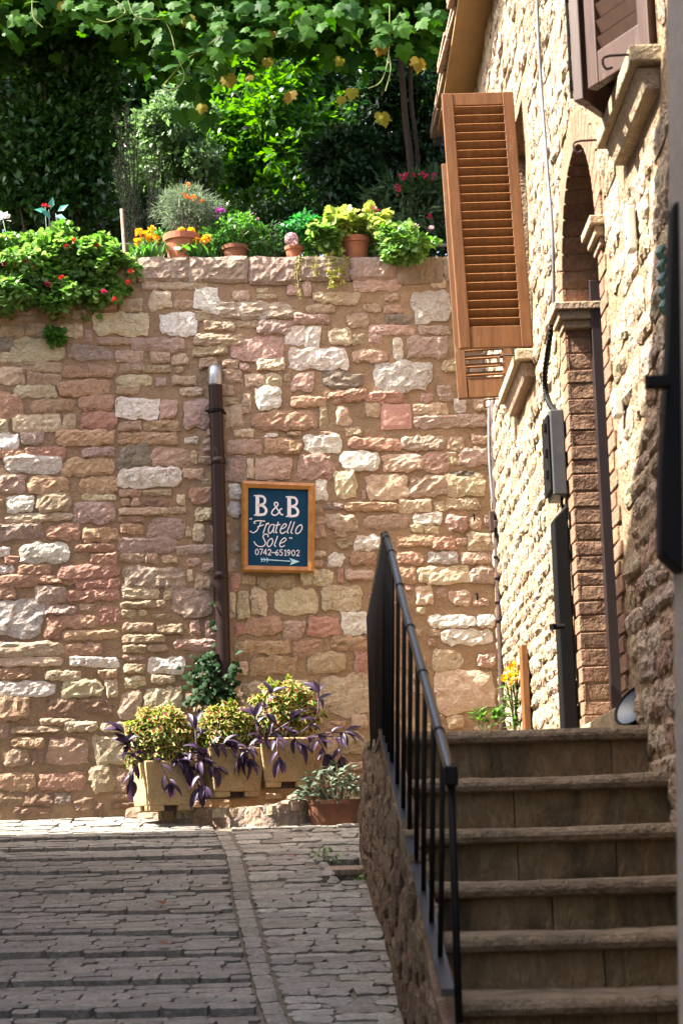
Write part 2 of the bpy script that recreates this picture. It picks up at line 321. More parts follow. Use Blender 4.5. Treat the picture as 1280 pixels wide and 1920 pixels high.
L_WEED = leafm('weed_leaf', c(.07, .19, .03), c(.14, .30, .05), .4, .5)
L_DRY = leafm('dry_leaf', c(.24, .10, .04), c(.17, .07, .03), .2, .7)
P_RED = leafm('red_petal', c(.50, .055, .03), c(.60, .12, .06), .35, .5)
P_PINK = leafm('pink_petal', c(.42, .03, .07), c(.52, .07, .12), .35, .5)
P_YEL = leafm('yellow_petal', c(.80, .50, .03), c(.85, .42, .02), .3, .5)
P_ORA = leafm('orange_petal', c(.72, .30, .08), c(.62, .24, .10), .3, .5)
P_MAUV = leafm('mauve_petal', c(.42, .25, .28), c(.52, .36, .36), .3, .6)
P_VIOL = leafm('violet_petal', c(.42, .08, .36), c(.50, .14, .44), .3, .5)
L_TEAL = leafm('teal_tin', c(.03, .22, .15), c(.05, .28, .20), .0, .4)
L_TENDRIL = leafm('tendril_green', c(.20, .26, .06), c(.26, .30, .09), .2, .5)
P_WHITE = leafm('white_petal', c(.75, .74, .72), c(.65, .64, .62), .3, .5)

# ------------------------------------------------------------------ leaf templates (unit length along +y, normal +z)
def T_simple(wd=.5, fold=.18, curl=.12):
    h = wd / 2
    v = [(0, 0, 0), (-h, .42, fold * h), (0, .45, -.02), (h, .42, fold * h), (0, 1, -curl)]
    return np.array(v), [(0, 2, 1), (0, 3, 2), (1, 2, 4), (2, 3, 4)], None
def T_fan(half, cy=.35, fold=.15, droop=.15):
    pts = half + [(-x, y) for x, y in reversed(half) if abs(x) > 1e-6]
    v = [(0, cy, .04)] + [(x, y, -fold * abs(x) - droop * max(0, y - cy) ** 2) for x, y in pts]
    n = len(pts); return np.array(v), [(0, 1 + i, 1 + (i + 1) % n) for i in range(n)], None
VINE_HALF = [(0, .06), (.16, -.10), (.36, -.06), (.42, .08), (.52, .22), (.40, .34), (.54, .52), (.44, .60), (.28, .58), (.24, .76), (.12, .84), (0, 1.02)]
T_VINE = T_fan(VINE_HALF, .36, .22, .35)
T_IVY = T_fan([(0, .0), (.2, -.1), (.46, .05), (.34, .3), (.42, .5), (.2, .55), (0, 1.0)], .32, .15, .2)
T_GER = T_fan([(0, .1), (.22, -.06), (.42, .02), (.5, .22), (.42, .3), (.5, .5), (.34, .56), (.3, .78), (.12, .76), (0, .9)], .35, -.25, -.2)
T_OVAL = T_simple(.52); T_LONG = T_simple(.24, .3, .2); T_NEED = T_simple(.09, .1, .1); T_LAMB = T_simple(.42, .5, .3)
def T_lance():
    v = []; f = []
    for i, (y, wd) in enumerate(((0, .05), (.2, .15), (.45, .19), (.7, .15), (.88, .08))):
        dz = -.35 * y * y; v += [(-wd, y, dz + wd * .7), (0, y, dz), (wd, y, dz + wd * .7)]
    for i in range(4):
        a = 3 * i; f += [(a, a + 1, a + 4, a + 3), (a + 1, a + 2, a + 5, a + 4)]
    v.append((0, 1, -.38)); f += [(12, 13, 15), (13, 14, 15)]
    return np.array(v), f, None
T_LANCE = T_lance()
def T_coleus():
    v1, f1, _ = T_simple(.70, .2, .25); v2, f2, _ = T_simple(.52, .2, .25); v2 = v2 * .70 + np.array([0, .14, .05])
    return np.vstack([v1, v2]), f1 + [tuple(i + len(v1) for i in q) for q in f2], [0] * 4 + [1] * 4
T_COL = T_coleus()
T_PETAL = (np.array([(0, 0, 0), (-.35, .6, .1), (0, .95, .05), (.35, .6, .1)]), [(0, 3, 2, 1)], None)
def tmesh(name, T, mats, smooth=True):
    me = bpy.data.meshes.new(name); me.from_pydata([tuple(p) for p in T[0]], [], T[1])
    for m in (mats if isinstance(mats, (list, tuple)) else [mats]): me.materials.append(m)
    if T[2]: me.polygons.foreach_set('material_index', T[2])
    if smooth: me.polygons.foreach_set('use_smooth', [True] * len(T[1]))
    me.update(); return me
def unit(a): return a / np.maximum(np.linalg.norm(a, axis=1, keepdims=True), 1e-9)
def scatter(name, T, P, D, Nn, Sz, mats, parent, stuff=True, smooth=False):
    """one mesh of many leaves: template T at points P, pointing along D, facing N, length Sz"""
    P, D, Nn = map(np.asarray, (P, D, Nn)); D = unit(D); X = unit(np.cross(D, Nn)); Z = np.cross(X, D)
    tv, tf, tm = T; n, k = len(P), len(tv); Sz = np.asarray(Sz).reshape(-1, 1, 1) * np.ones((n, 1, 1))
    V = P[:, None, :] + Sz * (tv[None, :, 0:1] * X[:, None, :] + tv[None, :, 1:2] * D[:, None, :] + tv[None, :, 2:3] * Z[:, None, :])
    o = P.mean(0); V = (V - o).reshape(-1, 3)
    per = np.array([len(f) for f in tf]); loops = np.concatenate([np.array(f) for f in tf])
    Lp = (np.arange(n)[:, None] * k + loops[None, :]).ravel(); tot = np.tile(per, n)
    me = bpy.data.meshes.new(name); me.vertices.add(len(V)); me.vertices.foreach_set('co', V.ravel())
    me.loops.add(len(Lp)); me.loops.foreach_set('vertex_index', Lp.astype(np.int32))
    me.polygons.add(len(tot)); me.polygons.foreach_set('loop_start', np.concatenate([[0], np.cumsum(tot)[:-1]]).astype(np.int32))
    me.polygons.foreach_set('loop_total', tot.astype(np.int32))
    for m in (mats if isinstance(mats, (list, tuple)) else [mats]): me.materials.append(m)
    if tm: me.polygons.foreach_set('material_index', np.tile(tm, n).astype(np.int32))
    if smooth: me.polygons.foreach_set('use_smooth', np.ones(len(tot), bool))
    me.update(calc_edges=True); me.validate()
    ob = bpy.data.objects.new(name, me); link(ob, parent, Vector(o))
    if stuff: ob['kind'] = 'stuff'
    return ob
def clumps(center, rad, n, m=12, cr=.35, hollow=.55, flat=1.0):
    """n leaf points on the skins of m clumps spread through an ellipsoid; returns points and outward directions"""
    center, rad = np.array(center, float), np.array(rad, float)
    cs = unit(nr.normal(size=(m, 3))) * (nr.random((m, 1)) ** .45) * (1 - cr * .7)
    k = nr.integers(0, m, n); d = unit(nr.normal(size=(n, 3))); r = hollow + (1 - hollow) * nr.random((n, 1))
    sz = (cr * (.6 + .8 * nr.random(m)))[k][:, None]
    return center + (cs[k] + d * r * sz) * rad, unit(d * .8 + cs[k] * .6)
def leafdirs(out, up=.35, rnd=.6, droop=0.0):
    n = len(out); D = unit(out * .7 + nr.normal(size=(n, 3)) * rnd + np.array([0, 0, -droop]))
    Nn = unit(out * .5 + np.array([0, 0, up]) * 2 + nr.normal(size=(n, 3)) * rnd * .8); return D, Nn
def bush(name, T, mats, parent, center, rad, n, size, m=12, cr=.35, up=.35, rnd=.6, droop=.1, hollow=.55, part='foliage'):
    P, o = clumps(center, rad, n, m, cr, hollow); D, Nn = leafdirs(o, up, rnd, droop)
    return scatter(part, T, P, D, Nn, size * (.65 + .7 * nr.random(n)), mats, parent)
def stems(parent, base, tips, r=.003, mat=None, name='stem'):
    b = MB(); base = Vector(base)
    for t in tips:
        t = Vector(t); m = (base + t) / 2 + Vector((rng.uniform(-.02, .02), rng.uniform(-.02, .02), .02))
        b.tube(smooth_path([base, m, t], 3), r, 5)
    return b.build(name, mat or M_STEM, parent)
def head(name, T, mat, parent, pos, size, n, updir=(0, -.5, .8)):
    """a flower head of n petals"""
    u = np.array(updir, float); d = unit(nr.normal(size=(n, 3)) * .75 + u); P = np.tile(np.array(pos, float), (n, 1)) + d * size * .25
    return scatter(name, T, P, unit(d + nr.normal(size=(n, 3)) * .25), unit(nr.normal(size=(n, 3)) + u), size * (.6 + .4 * nr.random(n)), mat, parent, stuff=False)

# ------------------------------------------------------------------ stones
def stone(b, ctr, u, v, n, a, h, depth=.02, rough=.008, back=.03, pull=.2, nx=None, ny=None, wob=.10, round_=5, chip=False, rim=.75):
    """a rough-faced stone of half size a x h on a surface with axes u, v and outward n"""
    nx = nx or max(4, min(11, int(round(a / h * 4)))); ny = ny or 5
    sd = Vector((rng.uniform(0, 90), rng.uniform(0, 90), rng.uniform(0, 90))); vs = []; fs = []; mn = min(a, h)
    tilt = rng.uniform(-.3, .3); tilt2 = rng.uniform(-.35, .35)
    crn = [(rng.uniform(-.38, .22) * sx_, rng.uniform(-.22, .12) * sy_) for sx_, sy_ in ((-1, -1), (1, -1), (1, 1), (-1, 1))]
    cuts = [(rng.uniform(-1, 1), rng.uniform(-1.2, 1.2), rng.uniform(.75, 1.25)) for _ in range(4)]
    for j in range(ny + 1):
        for i in range(nx + 1):
            x = -1 + 2 * i / nx; y = -1 + 2 * j / ny
            k = 1 - pull * abs(x) ** 3 * abs(y) ** 3
            e = max(abs(x), abs(y)) ** 3
            wx = noise.noise(sd + Vector((x * 1.3, y * 1.7, 0))) * wob * 1.6 * e; wy = noise.noise(sd + Vector((x * 2.2 * a / h * .5, y * 1.5, 9))) * wob * 2.2 * e
            pu = x * k * a + wx * mn; pv = y * k * h + wy * mn
            if chip:
                q4 = ((1 - x) * (1 - y) / 4, (1 + x) * (1 - y) / 4, (1 + x) * (1 + y) / 4, (1 - x) * (1 + y) / 4)
                pu += mn * sum(w_ * c_[0] for w_, c_ in zip(q4, crn)) + mn * wob * .7 * e * noise.noise(sd + Vector((pu * 45, pv * 45, 31)))
                pv += mn * sum(w_ * c_[1] for w_, c_ in zip(q4, crn)) + mn * wob * .9 * e * noise.noise(sd + Vector((pu * 45, pv * 45, 57)))
            m = max(abs(x), abs(y)); z = depth * (1 - rim * m ** round_) * (1 + tilt * x + tilt2 * y) * (min(1.15, *[q[2] - .45 * (q[0] * x + q[1] * y) for q in cuts]) if chip else 1)
            q = sd + Vector((pu * 22, pv * 26, 3)); z += rough * (1 - .6 * m ** 6) * ((noise.noise(q) * 1.1 + noise.noise(q * 2.3) * .7) if not chip else (.9 - 2.2 * abs(noise.noise(q * .8)) + .6 * noise.noise(q * 2.6)))
            vs.append(ctr + u * pu + v * pv + n * z)
    w1 = nx + 1
    for j in range(ny):
        for i in range(nx): fs.append((j * w1 + i, j * w1 + i + 1, (j + 1) * w1 + i + 1, (j + 1) * w1 + i))
    ring = [i for i in range(nx)] + [j * w1 + nx for j in range(ny)] + [ny * w1 + i for i in range(nx, 0, -1)] + [j * w1 for j in range(ny, 0, -1)]
    b0 = len(vs); vs += [vs[i] - n * (back + (vs[i] - ctr).dot(n)) for i in ring]; L = len(ring)
    fs += [(ring[(i + 1) % L], ring[i], b0 + i, b0 + (i + 1) % L) for i in range(L)]
    return b.add(vs, fs)

# ================================================================== SETTING
def sheet(name, x0, x1, y0, y1, dx, dy, zf, mat, skip=None):
    nx, ny = int(round((x1 - x0) / dx)), int(round((y1 - y0) / dy)); b = MB()
    vs = [(x0 + i * dx, y0 + j * dy, zf(x0 + i * dx, y0 + j * dy)) for j in range(ny + 1) for i in range(nx + 1)]
    fs = [(j * (nx + 1) + i, j * (nx + 1) + i + 1, (j + 1) * (nx + 1) + i + 1, (j + 1) * (nx + 1) + i) for j in range(ny) for i in range(nx)
          if not (skip and skip(x0 + (i + .5) * dx, y0 + (j + .5) * dy))]
    b.add(vs, fs); o = b.build(name, mat); o['kind'] = 'structure'; return o
sheet('ground', -120, 120, -120, 120, 60, 60, lambda x, y: -22.0, M_EARTH)
# ---- street: ramp of shallow steps, gutter line, cobbled edge
DR = (S(622, 1650), S(690, 1612))                                   # little drain hollow
def in_drain(x, y): return DR[0].x - .02 < x < DR[1].x + .05 and DR[0].y - .03 < y < DR[1].y + .05
def gz(x, y): return SL * y - (.0145 if x > gx(y) + .03 else .026) + .004 * noise.noise(Vector((x * 2, y * 2, 0)))
sheet('garden_terrace', -9, 6, 12.22, 26, 1.5, 1.378, lambda x, y: TOPZ - .10 + .05 * (y - 12.2), M_EARTH)
gut = [S(*p) for p in ((418, 1560), (438, 1600), (447, 1640), (455, 1690), (468, 1740), (483, 1800), (500, 1860), (522, 1920))]
gut = gut + [gut[-1] + (gut[-1] - gut[-2]) * k for k in (1, 2, 3)]
def gx(y):
    for p, q in zip(gut, gut[1:]):
        if q.y <= y <= p.y: return p.x + (q.x - p.x) * (p.y - y) / (p.y - q.y)
    return gut[0].x - (y - gut[0].y) * .12 if y > gut[0].y else gut[-1].x
street = sheet('street', -3.6, .42, 2.0, 12.6, .06, .06, gz, M_JOINT, in_drain)
UV = Vector((0, 1, SL)).normalized(); UX = Vector((1, 0, 0)); UN = UX.cross(UV)
STEPY = [S(200, y).y for y in (1899, 1842, 1792, 1752, 1711, 1671, 1636, 1611, 1592, 1574, 1557)]
STEPY = [STEPY[0] - .86, STEPY[0] - .43] + STEPY + [11.2, 12.05]
STEPH = [rng.uniform(.7, 1.4) for _ in STEPY]
cand = []                                                             # (size in view, row data)
for k in range(len(STEPY) - 1):
    y0, y1 = STEPY[k], STEPY[k + 1]; d = y1 - y0; rows = 7 if d > .33 else 5
    for r in range(rows):
        g_ = .013 if k < len(STEPY) - 2 else .0; d2 = d - g_; ya, yb = y0 + g_ + d2 * r / rows, y0 + g_ + d2 * (r + 1) / rows; x = -2.45 + rng.uniform(-.2, 0)
        while True:
            ln = rng.uniform(.09, .24); lim = gx((ya + yb) / 2) - .045
            x1 = min(x + ln, lim)
            if x1 - x > .05:
                ym = (ya + yb) / 2 - .11 * (x + .9) + .03 * math.sin(x * 2.3 + k) + .012 * noise.noise(Vector((x * 3, k, 0)))
                lift = ((.010 - .016 * (r / (rows - 1))) * STEPH[k] if k < len(STEPY) - 2 else 0) + rng.uniform(-.0025, .0025)
                cand.append(((x1 - x) / ym ** 2 * (1 if x1 > -.19 * ym else 0), x, x1, ym, (yb - ya) / 2, lift, r == 0, k))
            x = x1 + .006
            if x >= lim - .02: break
cand.sort(key=lambda t: -t[0]); rest = MB()
for i, (s_, x0, x1, ym, hh, lift, lip, k) in enumerate(cand):
    b = MB() if i < 300 else rest
    cc = Vector(((x0 + x1) / 2, ym, SL * ym - .012 + lift * .9 + rng.uniform(-.003, .004)))
    stone(b, cc, UX, UV, UN, (x1 - x0) / 2 - .001, hh - .001, .004, .003, .05, .08, nx=5, ny=3, wob=.14, round_=8)
    if i < 300: b.build('paving_stone', M_SUNPAVE if ym > 11.12 else M_PAVE[(k + i) % 2], street)  # strip along the wall gets the paving with painted sunlight
rest.build('paving_remainder', M_PAVE[0], street)['kind'] = 'stuff'
y = STEPY[0]
while y < gut[0].y + .1:                                              # gutter line of long stones
    ln = rng.uniform(.13, .26); ym = y + ln / 2; t = Vector((gx(ym + .1) - gx(ym - .1), .2, .2 * SL)).normalized()
    b = MB(); stone(b, Vector((gx(ym), ym, SL * ym - .012)), t.cross(UN).normalized(), t, UN, .036, ln / 2 - .003, .006, .004, .05, .05, nx=4, ny=6, wob=.12, round_=8)
    b.build('gutter_stone', M_PAVE[rng.randint(0, 1)], street); y += ln
def cheekx(Y): return .153 + .043 * (6.7 - Y) if Y < 6.7 else .153 - .0215 * (Y - 6.7)
y = 6.0; cob = []
while y < 11.5:
    hh = rng.uniform(.032, .07); x = gx(y) + .05; lim = cheekx(y) + .03 if y < 10.2 else (.30 if y > 10.9 else .14)
    while x < lim:
        x1 = min(x + rng.uniform(.08, .24), lim + .03)
        if not in_drain((x + x1) / 2, y + hh) and not in_drain(x1, y + hh): cob.append((x, x1, y + hh + rng.uniform(-.012, .012), hh))
        x = x1 + .005
    y += hh * 2
for x, x1, ym, hh in cob[:300]:
    b = MB(); stone(b, Vector(((x + x1) / 2, ym, SL * ym - .012 + rng.uniform(-.005, .007))), UX, UV, UN, (x1 - x) / 2, hh - .001, .006, .005, .05, .12, nx=7, ny=5, wob=.22, round_=7, rim=.5)
    b.build('cobble', M_COBBLE if rng.random() < .75 else M_PAVE[1], street)
# ---- drain hollow beside the steps
dc = (DR[0] + DR[1]) / 2
dr = thing('stone_drain', dc, 'small dark drain hollow with a plank across, at the foot of the stair wall', 'drain')
b = MB(); x0, x1, y0, y1 = DR[0].x - .03, DR[1].x + .07, DR[0].y - .06, DR[1].y + .08
z = SL * dc.y; b.box(((x0 + x1) / 2, (y0 + y1) / 2, z - .22), (x1 - x0, y1 - y0, .02))
for (cx, cy, sx, sy) in (((x0 + x1) / 2, y0, x1 - x0, .03), ((x0 + x1) / 2, y1, x1 - x0, .03), (x0, (y0 + y1) / 2, .03, y1 - y0), (x1, (y0 + y1) / 2, .03, y1 - y0)):
    b.box((cx, cy, SL * cy - .12), (sx, sy, .18))
b.build('pit', M_JOINT, dr)
b = MB(); b.box((.5 * (x0 + x1), dc.y - .03, SL * dc.y - .005), (x1 - x0 + .02, .11, .03), Matrix.Rotation(SL, 3, 'X')); b.build('plank', M_WORN, dr, bevel=.004)
for i in range(5):
    p = S(598 + 9 * i, 1612 + 14 * i); b = MB(); stone(b, p, UX, UV, UN, .03, .055, .02, .006, .05, .2, nx=4, ny=5); b.build('edge_stone', M_COBBLE, dr)

# ================================================================== GARDEN WALL
STONES = """0 560|0 215 178 278 T|192 195 345 270 T|400 200 610 285 C|630 240 700 315 P|690 115 1130 270 C|890 15 1065 90 T|540 85 640 150 T|90 300 490 468 C|0 305 85 390 G|-90 412 90 478 C|505 345 838 468 M|735 290 990 340 T|870 398 1070 468 P|100 472 285 500 T|275 475 465 558 T|150 505 270 555 T|-70 520 145 635 C|160 565 192 640 T|195 565 462 650 T|470 490 855 582 R|105 645 420 740 C|440 610 830 725 R|-60 720 190 900 R|235 750 572 855 R|610 735 858 835 R|605 845 862 985 R|110 875 472 992 C|475 880 580 988 C|-80 905 68 1000 C|900 492 1065 552 T|875 575 1140 655 C|875 655 1040 718 T|885 755 1190 898 W|1205 770 1330 895 P|890 925 1060 985 T|1075 915 1335 992 R
0 800|-60 55 150 165 W|160 50 330 145 M|415 30 850 138 R|890 40 1325 140 R|-40 165 190 250 R|200 150 490 245 R|615 155 862 228 M|885 150 1115 305 G|50 225 465 350 W|475 235 850 362 R|-50 375 185 502 P|225 365 515 498 R|580 390 862 505 R|890 310 1340 450 W|60 525 255 635 W|270 510 550 645 T|555 565 842 722 M|625 512 858 552 C|50 650 545 718 C|-30 735 310 845 M|355 740 600 845 R|630 755 878 862 R|160 875 530 1020 W|565 880 845 938 R|670 950 888 1035 R|-80 910 75 970 W|40 975 140 1030 R|890 475 1055 525 T|900 545 970 598 T|985 545 1050 600 T|1090 545 1260 600 B|905 610 1245 668 T|900 675 1075 715 T|900 730 1065 805 R|905 840 1320 950 M|900 950 1080 1020 T|1085 960 1190 1020 T
0 1040|-60 80 100 135 W|135 75 375 150 R|-40 150 275 240 R|285 160 465 215 R|465 160 590 225 R|445 80 885 185 R|-90 245 115 330 R|265 235 485 358 M|505 265 890 358 R|575 190 890 262 R|-60 350 330 610 A|350 380 560 450 M|370 450 720 555 R|725 395 890 530 R|325 460 460 640 R|480 570 890 640 R|485 670 775 765 R|-70 650 470 755 C|-80 760 455 840 C|515 770 890 850 W|-60 850 230 935 R|340 875 600 945 C|740 865 890 935 R|-60 945 410 1060 W|470 940 775 1070 C|785 945 900 1070 C|920 240 1180 335 C|915 350 1240 405 T|915 420 1020 470 T|1040 420 1110 465 T|920 515 1150 580 T|925 600 1240 660 T|920 680 1095 735 T|1110 680 1255 728 T|925 755 1085 800 T|920 820 1080 890 T|930 920 1090 1000 C|1125 772 1385 892 W|1135 905 1300 965 C
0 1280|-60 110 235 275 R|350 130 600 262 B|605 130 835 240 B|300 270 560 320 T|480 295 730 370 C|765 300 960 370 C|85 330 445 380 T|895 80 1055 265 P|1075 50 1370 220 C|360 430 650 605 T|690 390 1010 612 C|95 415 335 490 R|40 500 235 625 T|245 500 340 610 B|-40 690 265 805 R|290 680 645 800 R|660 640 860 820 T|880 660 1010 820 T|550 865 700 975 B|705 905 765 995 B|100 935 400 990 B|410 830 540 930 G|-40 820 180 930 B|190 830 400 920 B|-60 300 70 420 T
220 470|175 225 300 295 P|300 222 660 285 T|230 315 415 445 C|10 375 185 445 T|430 375 560 435 T|565 280 780 445 W|740 390 1320 510 M|860 305 990 375 P|1045 280 1130 320 T|1050 328 1190 360 T|300 480 610 628 W|590 450 700 525 T|640 530 890 598 T|900 525 1060 575 T|1045 525 1300 625 M|580 635 940 705 T|565 712 830 785 T|850 660 1240 810 P|115 655 490 755 P|255 760 405 835 P|410 780 540 855 P|610 805 745 878 T|775 815 915 885 T|920 850 990 900 P|1040 810 1265 895 C|20 850 190 915 T|190 865 400 910 T|795 895 940 980 T|960 935 1105 1015 C|1115 930 1225 1018 C|415 940 590 1010 T
220 720|505 135 700 325 M|800 165 945 310 C|925 80 1005 215 P|1020 30 1205 188 W|1010 205 1480 330 R|1085 370 1200 402 W|820 415 1070 515 P|1100 420 1380 515 R|815 555 960 710 M|970 570 1020 700 C|1030 555 1290 712 P|270 480 530 620 P|510 400 600 445 W|635 415 705 510 M|610 545 710 600 T|500 640 650 710 C|630 712 720 765 T|545 785 720 905 R|440 838 515 905 C|555 500 600 590 T|830 755 925 860 W|570 930 720 1030 C|370 930 510 970 T|820 900 920 1000 A|200 800 400 835 T
220 960|235 55 508 190 M|515 115 570 190 T|575 100 645 220 C|445 250 735 318 M|850 230 915 300 M|340 330 440 385 T|525 350 625 400 P|645 390 735 440 P|40 415 505 565 M|530 440 565 515 C|570 485 710 575 P|415 590 705 795 M|345 580 405 660 T|260 770 390 800 T|540 815 620 905 P|655 820 745 930 P|290 845 485 910 T|430 960 745 1035 P|840 470 925 585 R|930 480 1030 540 T|835 365 890 430 P|840 610 880 780 C
440 1040|165 160 445 245 T|490 130 740 235 C|700 0 815 90 W|865 0 1060 75 R|835 120 1050 185 P|770 120 812 205 R|20 280 105 470 C|112 270 255 450 C|315 265 600 445 C|665 235 930 410 C|80 480 345 605 R|0 510 65 605 R|360 500 510 625 P|560 480 780 610 R|800 445 1010 595 W|0 650 400 750 R|435 645 645 765 R|720 610 980 715 R|130 775 475 915 R|540 745 835 890 T|10 800 90 900 C|905 740 1060 890 R|610 912 1010 1170 C|310 950 560 1070 C|50 960 290 1060 C
520 470|270 315 615 400 T|75 235 165 330 P|190 235 260 330 P|650 400 765 455 T|805 330 910 375 T|1020 315 1290 530 A|215 405 430 465 T|115 480 390 550 P|800 410 930 470 T|800 480 1020 545 G|695 560 1030 630 P|1060 565 1290 630 M|45 575 210 725 W|215 570 320 710 W|365 590 555 700 C|560 630 650 700 T|110 735 510 885 W|560 745 825 830 T|690 620 790 695 P|865 670 940 805 W|985 650 1290 800 M|750 830 1160 1030 A|345 905 640 1030 G|100 925 280 1060 P|50 930 98 985 T|560 200 920 300 P|1145 205 1260 270 C
520 720|390 50 668 135 R|672 60 940 135 R|90 90 365 175 R|430 165 545 305 C|315 180 370 330 T|785 160 995 330 S|670 150 770 235 T|195 390 485 510 W|540 400 920 495 R|75 360 180 385 T|320 360 410 392 T|140 530 430 705 P|485 510 770 645 W|800 520 1090 660 P|1100 515 1290 650 P|930 395 1250 495 M|430 660 610 860 C|665 680 955 860 C|990 690 1240 830 P|285 720 385 862 W|910 865 1150 955 C|350 895 490 945 G|505 885 900 950 R|370 985 600 1090 P|650 980 980 1080 P|632 800 660 860 P
640 720|545 230 1090 330 M|540 150 790 225 P|590 65 680 135 P|720 25 830 130 M|840 120 930 205 A|985 110 1100 190 P|800 400 930 495 P|980 390 1090 445 P|875 490 1105 600 M|785 515 860 540 C|795 550 865 600 C|820 655 985 690 K|795 692 1075 830 C|795 860 1030 940 C|700 890 780 960 T
640 960|545 15 750 95 W|520 100 620 150 C|625 105 720 155 C|780 20 940 140 P|1070 30 1115 110 M|960 145 1145 280 C|105 175 310 280 W|420 175 690 265 R|700 180 850 280 R|640 300 865 380 A|905 305 1120 385 P|590 400 945 545 C|970 420 1145 530 M|430 300 610 390 R|65 300 265 395 R|430 420 550 520 R|555 560 690 690 C|715 570 790 640 P|810 590 960 700 P|650 775 1015 865 W|1025 775 1155 860 W|760 885 1135 1000 W|420 800 485 890 R|420 930 500 1000 R|650 955 700 1000 R
640 1180|670 150 900 300 C|1000 190 1160 290 P|700 325 1110 600 C|350 350 510 620 T|410 190 500 290 R|800 640 900 745 T|480 660 560 750 T|410 690 470 750 T|60 650 200 740 P|0 790 190 950 T|-120 820 -20 960 T"""
wall_base = W(440, 1530)
gw = thing('garden_wall', wall_base, 'tall rubble stone garden wall of white and rose blocks carrying the sign', 'wall')
b = MB(); x0, x1, bz = -4.2, 1.6, 1.5; nx, nz = 116, 64
vs = []
for j in range(nz + 1):
    for i in range(nx + 1):
        x = x0 + (x1 - x0) * i / nx; z = bz + (TOPZ - .17 - bz) * j / nz
        vs.append(Vector((x, WY + WS * x, z)) + WN * (-.001 + .006 * noise.noise(Vector((x * 5, 0, z * 5))) + .004 * noise.noise(Vector((x * 17, 3, z * 17)))))
fs = [(j * (nx + 1) + i, j * (nx + 1) + i + 1, (j + 1) * (nx + 1) + i + 1, (j + 1) * (nx + 1) + i) for j in range(nz) for i in range(nx)]
b.add(vs, fs)
P = lambda x, z, d: Vector((x, WY + WS * x, z)) - WN * d
b.hexa([P(x0, bz, .02), P(x1, bz, .02), P(x1, bz, .35), P(x0, bz, .35), P(x0, TOPZ - .171, .02), P(x1, TOPZ - .171, .02), P(x1, TOPZ - .171, .35), P(x0, TOPZ - .171, .35)])
b.hexa([P(x0, TOPZ - .16, .012), P(x1, TOPZ - .16, .012), P(x1, TOPZ - .16, .33), P(x0, TOPZ - .16, .33), P(x0, TOPZ - .016, .012), P(x1, TOPZ - .016, .012), P(x1, TOPZ - .016, .33), P(x0, TOPZ - .016, .33)])
b.build('mortar_core', M_MORTAR, gw)
occ = np.zeros((1200, 1300), bool); parts = []
for ln in STONES.strip().split('\n'):
    f = ln.split('|'); ox, oy = map(float, f[0].split())
    for s_ in f[1:]:
        q = s_.split(); X0, Y0, X1, Y1 = [float(k) / 4 for k in q[:4]]; parts.append((ox + X0, oy + Y0, ox + X1, oy + Y1, q[4]))
for X0, Y0, X1, Y1, k in parts:
    occ[max(0, int(Y0) - 402):max(0, int(Y1) - 398), max(0, int(X0) + 198):int(X1) + 202] = True
filler = []
for it in range(9000):                                                # small packing stones in what is left between
    ww, hh = rng.uniform(16, 60), rng.uniform(9, 22); X0 = rng.uniform(-190, 925); Y0 = rng.uniform(550, 1515)
    X1, Y1 = X0 + ww, Y0 + hh
    if X1 > 925 or Y1 > 1522: continue
    sl = occ[int(Y0) - 402:int(Y1) - 398, int(X0) + 198:int(X1) + 202]
    if sl.any(): continue
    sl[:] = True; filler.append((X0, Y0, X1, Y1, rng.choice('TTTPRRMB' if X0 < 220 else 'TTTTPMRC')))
parts += filler
parts.sort(key=lambda t: -(t[2] - t[0]) * (t[3] - t[1]) * (1 if t[2] > 0 else 0)); small = {}
for i, (X0, Y0, X1, Y1, k) in enumerate(parts):
    p0, p1 = W(X0, Y1), W(X1, Y0); ctr = W((X0 + X1) / 2, (Y0 + Y1) / 2)
    a, h = (p1 - p0).dot(WU) / 2, (p1.z - p0.z) / 2
    b = MB() if i < 300 else small.setdefault(k, MB())
    dp = rng.uniform(.008, .018); flush = k in 'SB' or Y0 > 1480
    if i >= 300: dp *= .6
    tilt = rng.uniform(-.035, .035); uu = WU * math.cos(tilt) + ZV * math.sin(tilt); vv = WN.cross(uu)
    stone(b, ctr, uu, vv, WN, a * 1.05 + .002, h * 1.12 + .003, dp * (.6 if flush else 1), .003 if k == 'S' else rng.uniform(.004, .009), .03, .05 if k == 'S' else rng.uniform(.02, .16), wob=.05 if k == 'S' else .15, round_=10, rim=.35, chip=k != 'S', nx=max(6, min(14, int(a / h * 5))), ny=6)
    if i < 300: b.build('stone', STONE[k], gw)
for k, b in small.items(): b.build('packing_stones', STONE[k], gw)['kind'] = 'stuff'
# coping slabs
cx = [-260, -120, 30, 150, 256, 353, 465, 560, 655, 742, 830, 930]
for i in range(len(cx) - 1):
    p0, p1 = W(cx[i], 481), W(cx[i + 1], 481); mid = (p0 + p1) / 2; a = (p1 - p0).dot(WU) / 2 - .003
    b = MB(); dz = rng.uniform(.135, .20)
    ctr = Vector((mid.x, WY + WS * mid.x, TOPZ - dz / 2 - rng.uniform(0, .006)))
    stone(b, ctr + WN * .005, WU, ZV, WN, a + .003, dz / 2, .018, .010, .03, .03, nx=14, ny=7, wob=.06, round_=14)
    top = [(-1, 0), (1, 0), (1, 1), (-1, 1)]
    o = ctr + WN * .004; b.obox(o, WU, -WN, ZV, -a + .002, a - .002, .0, .36, -dz / 2 + .004, dz / 2 - .003)
    b.build('coping_stone', M_COPING, gw)

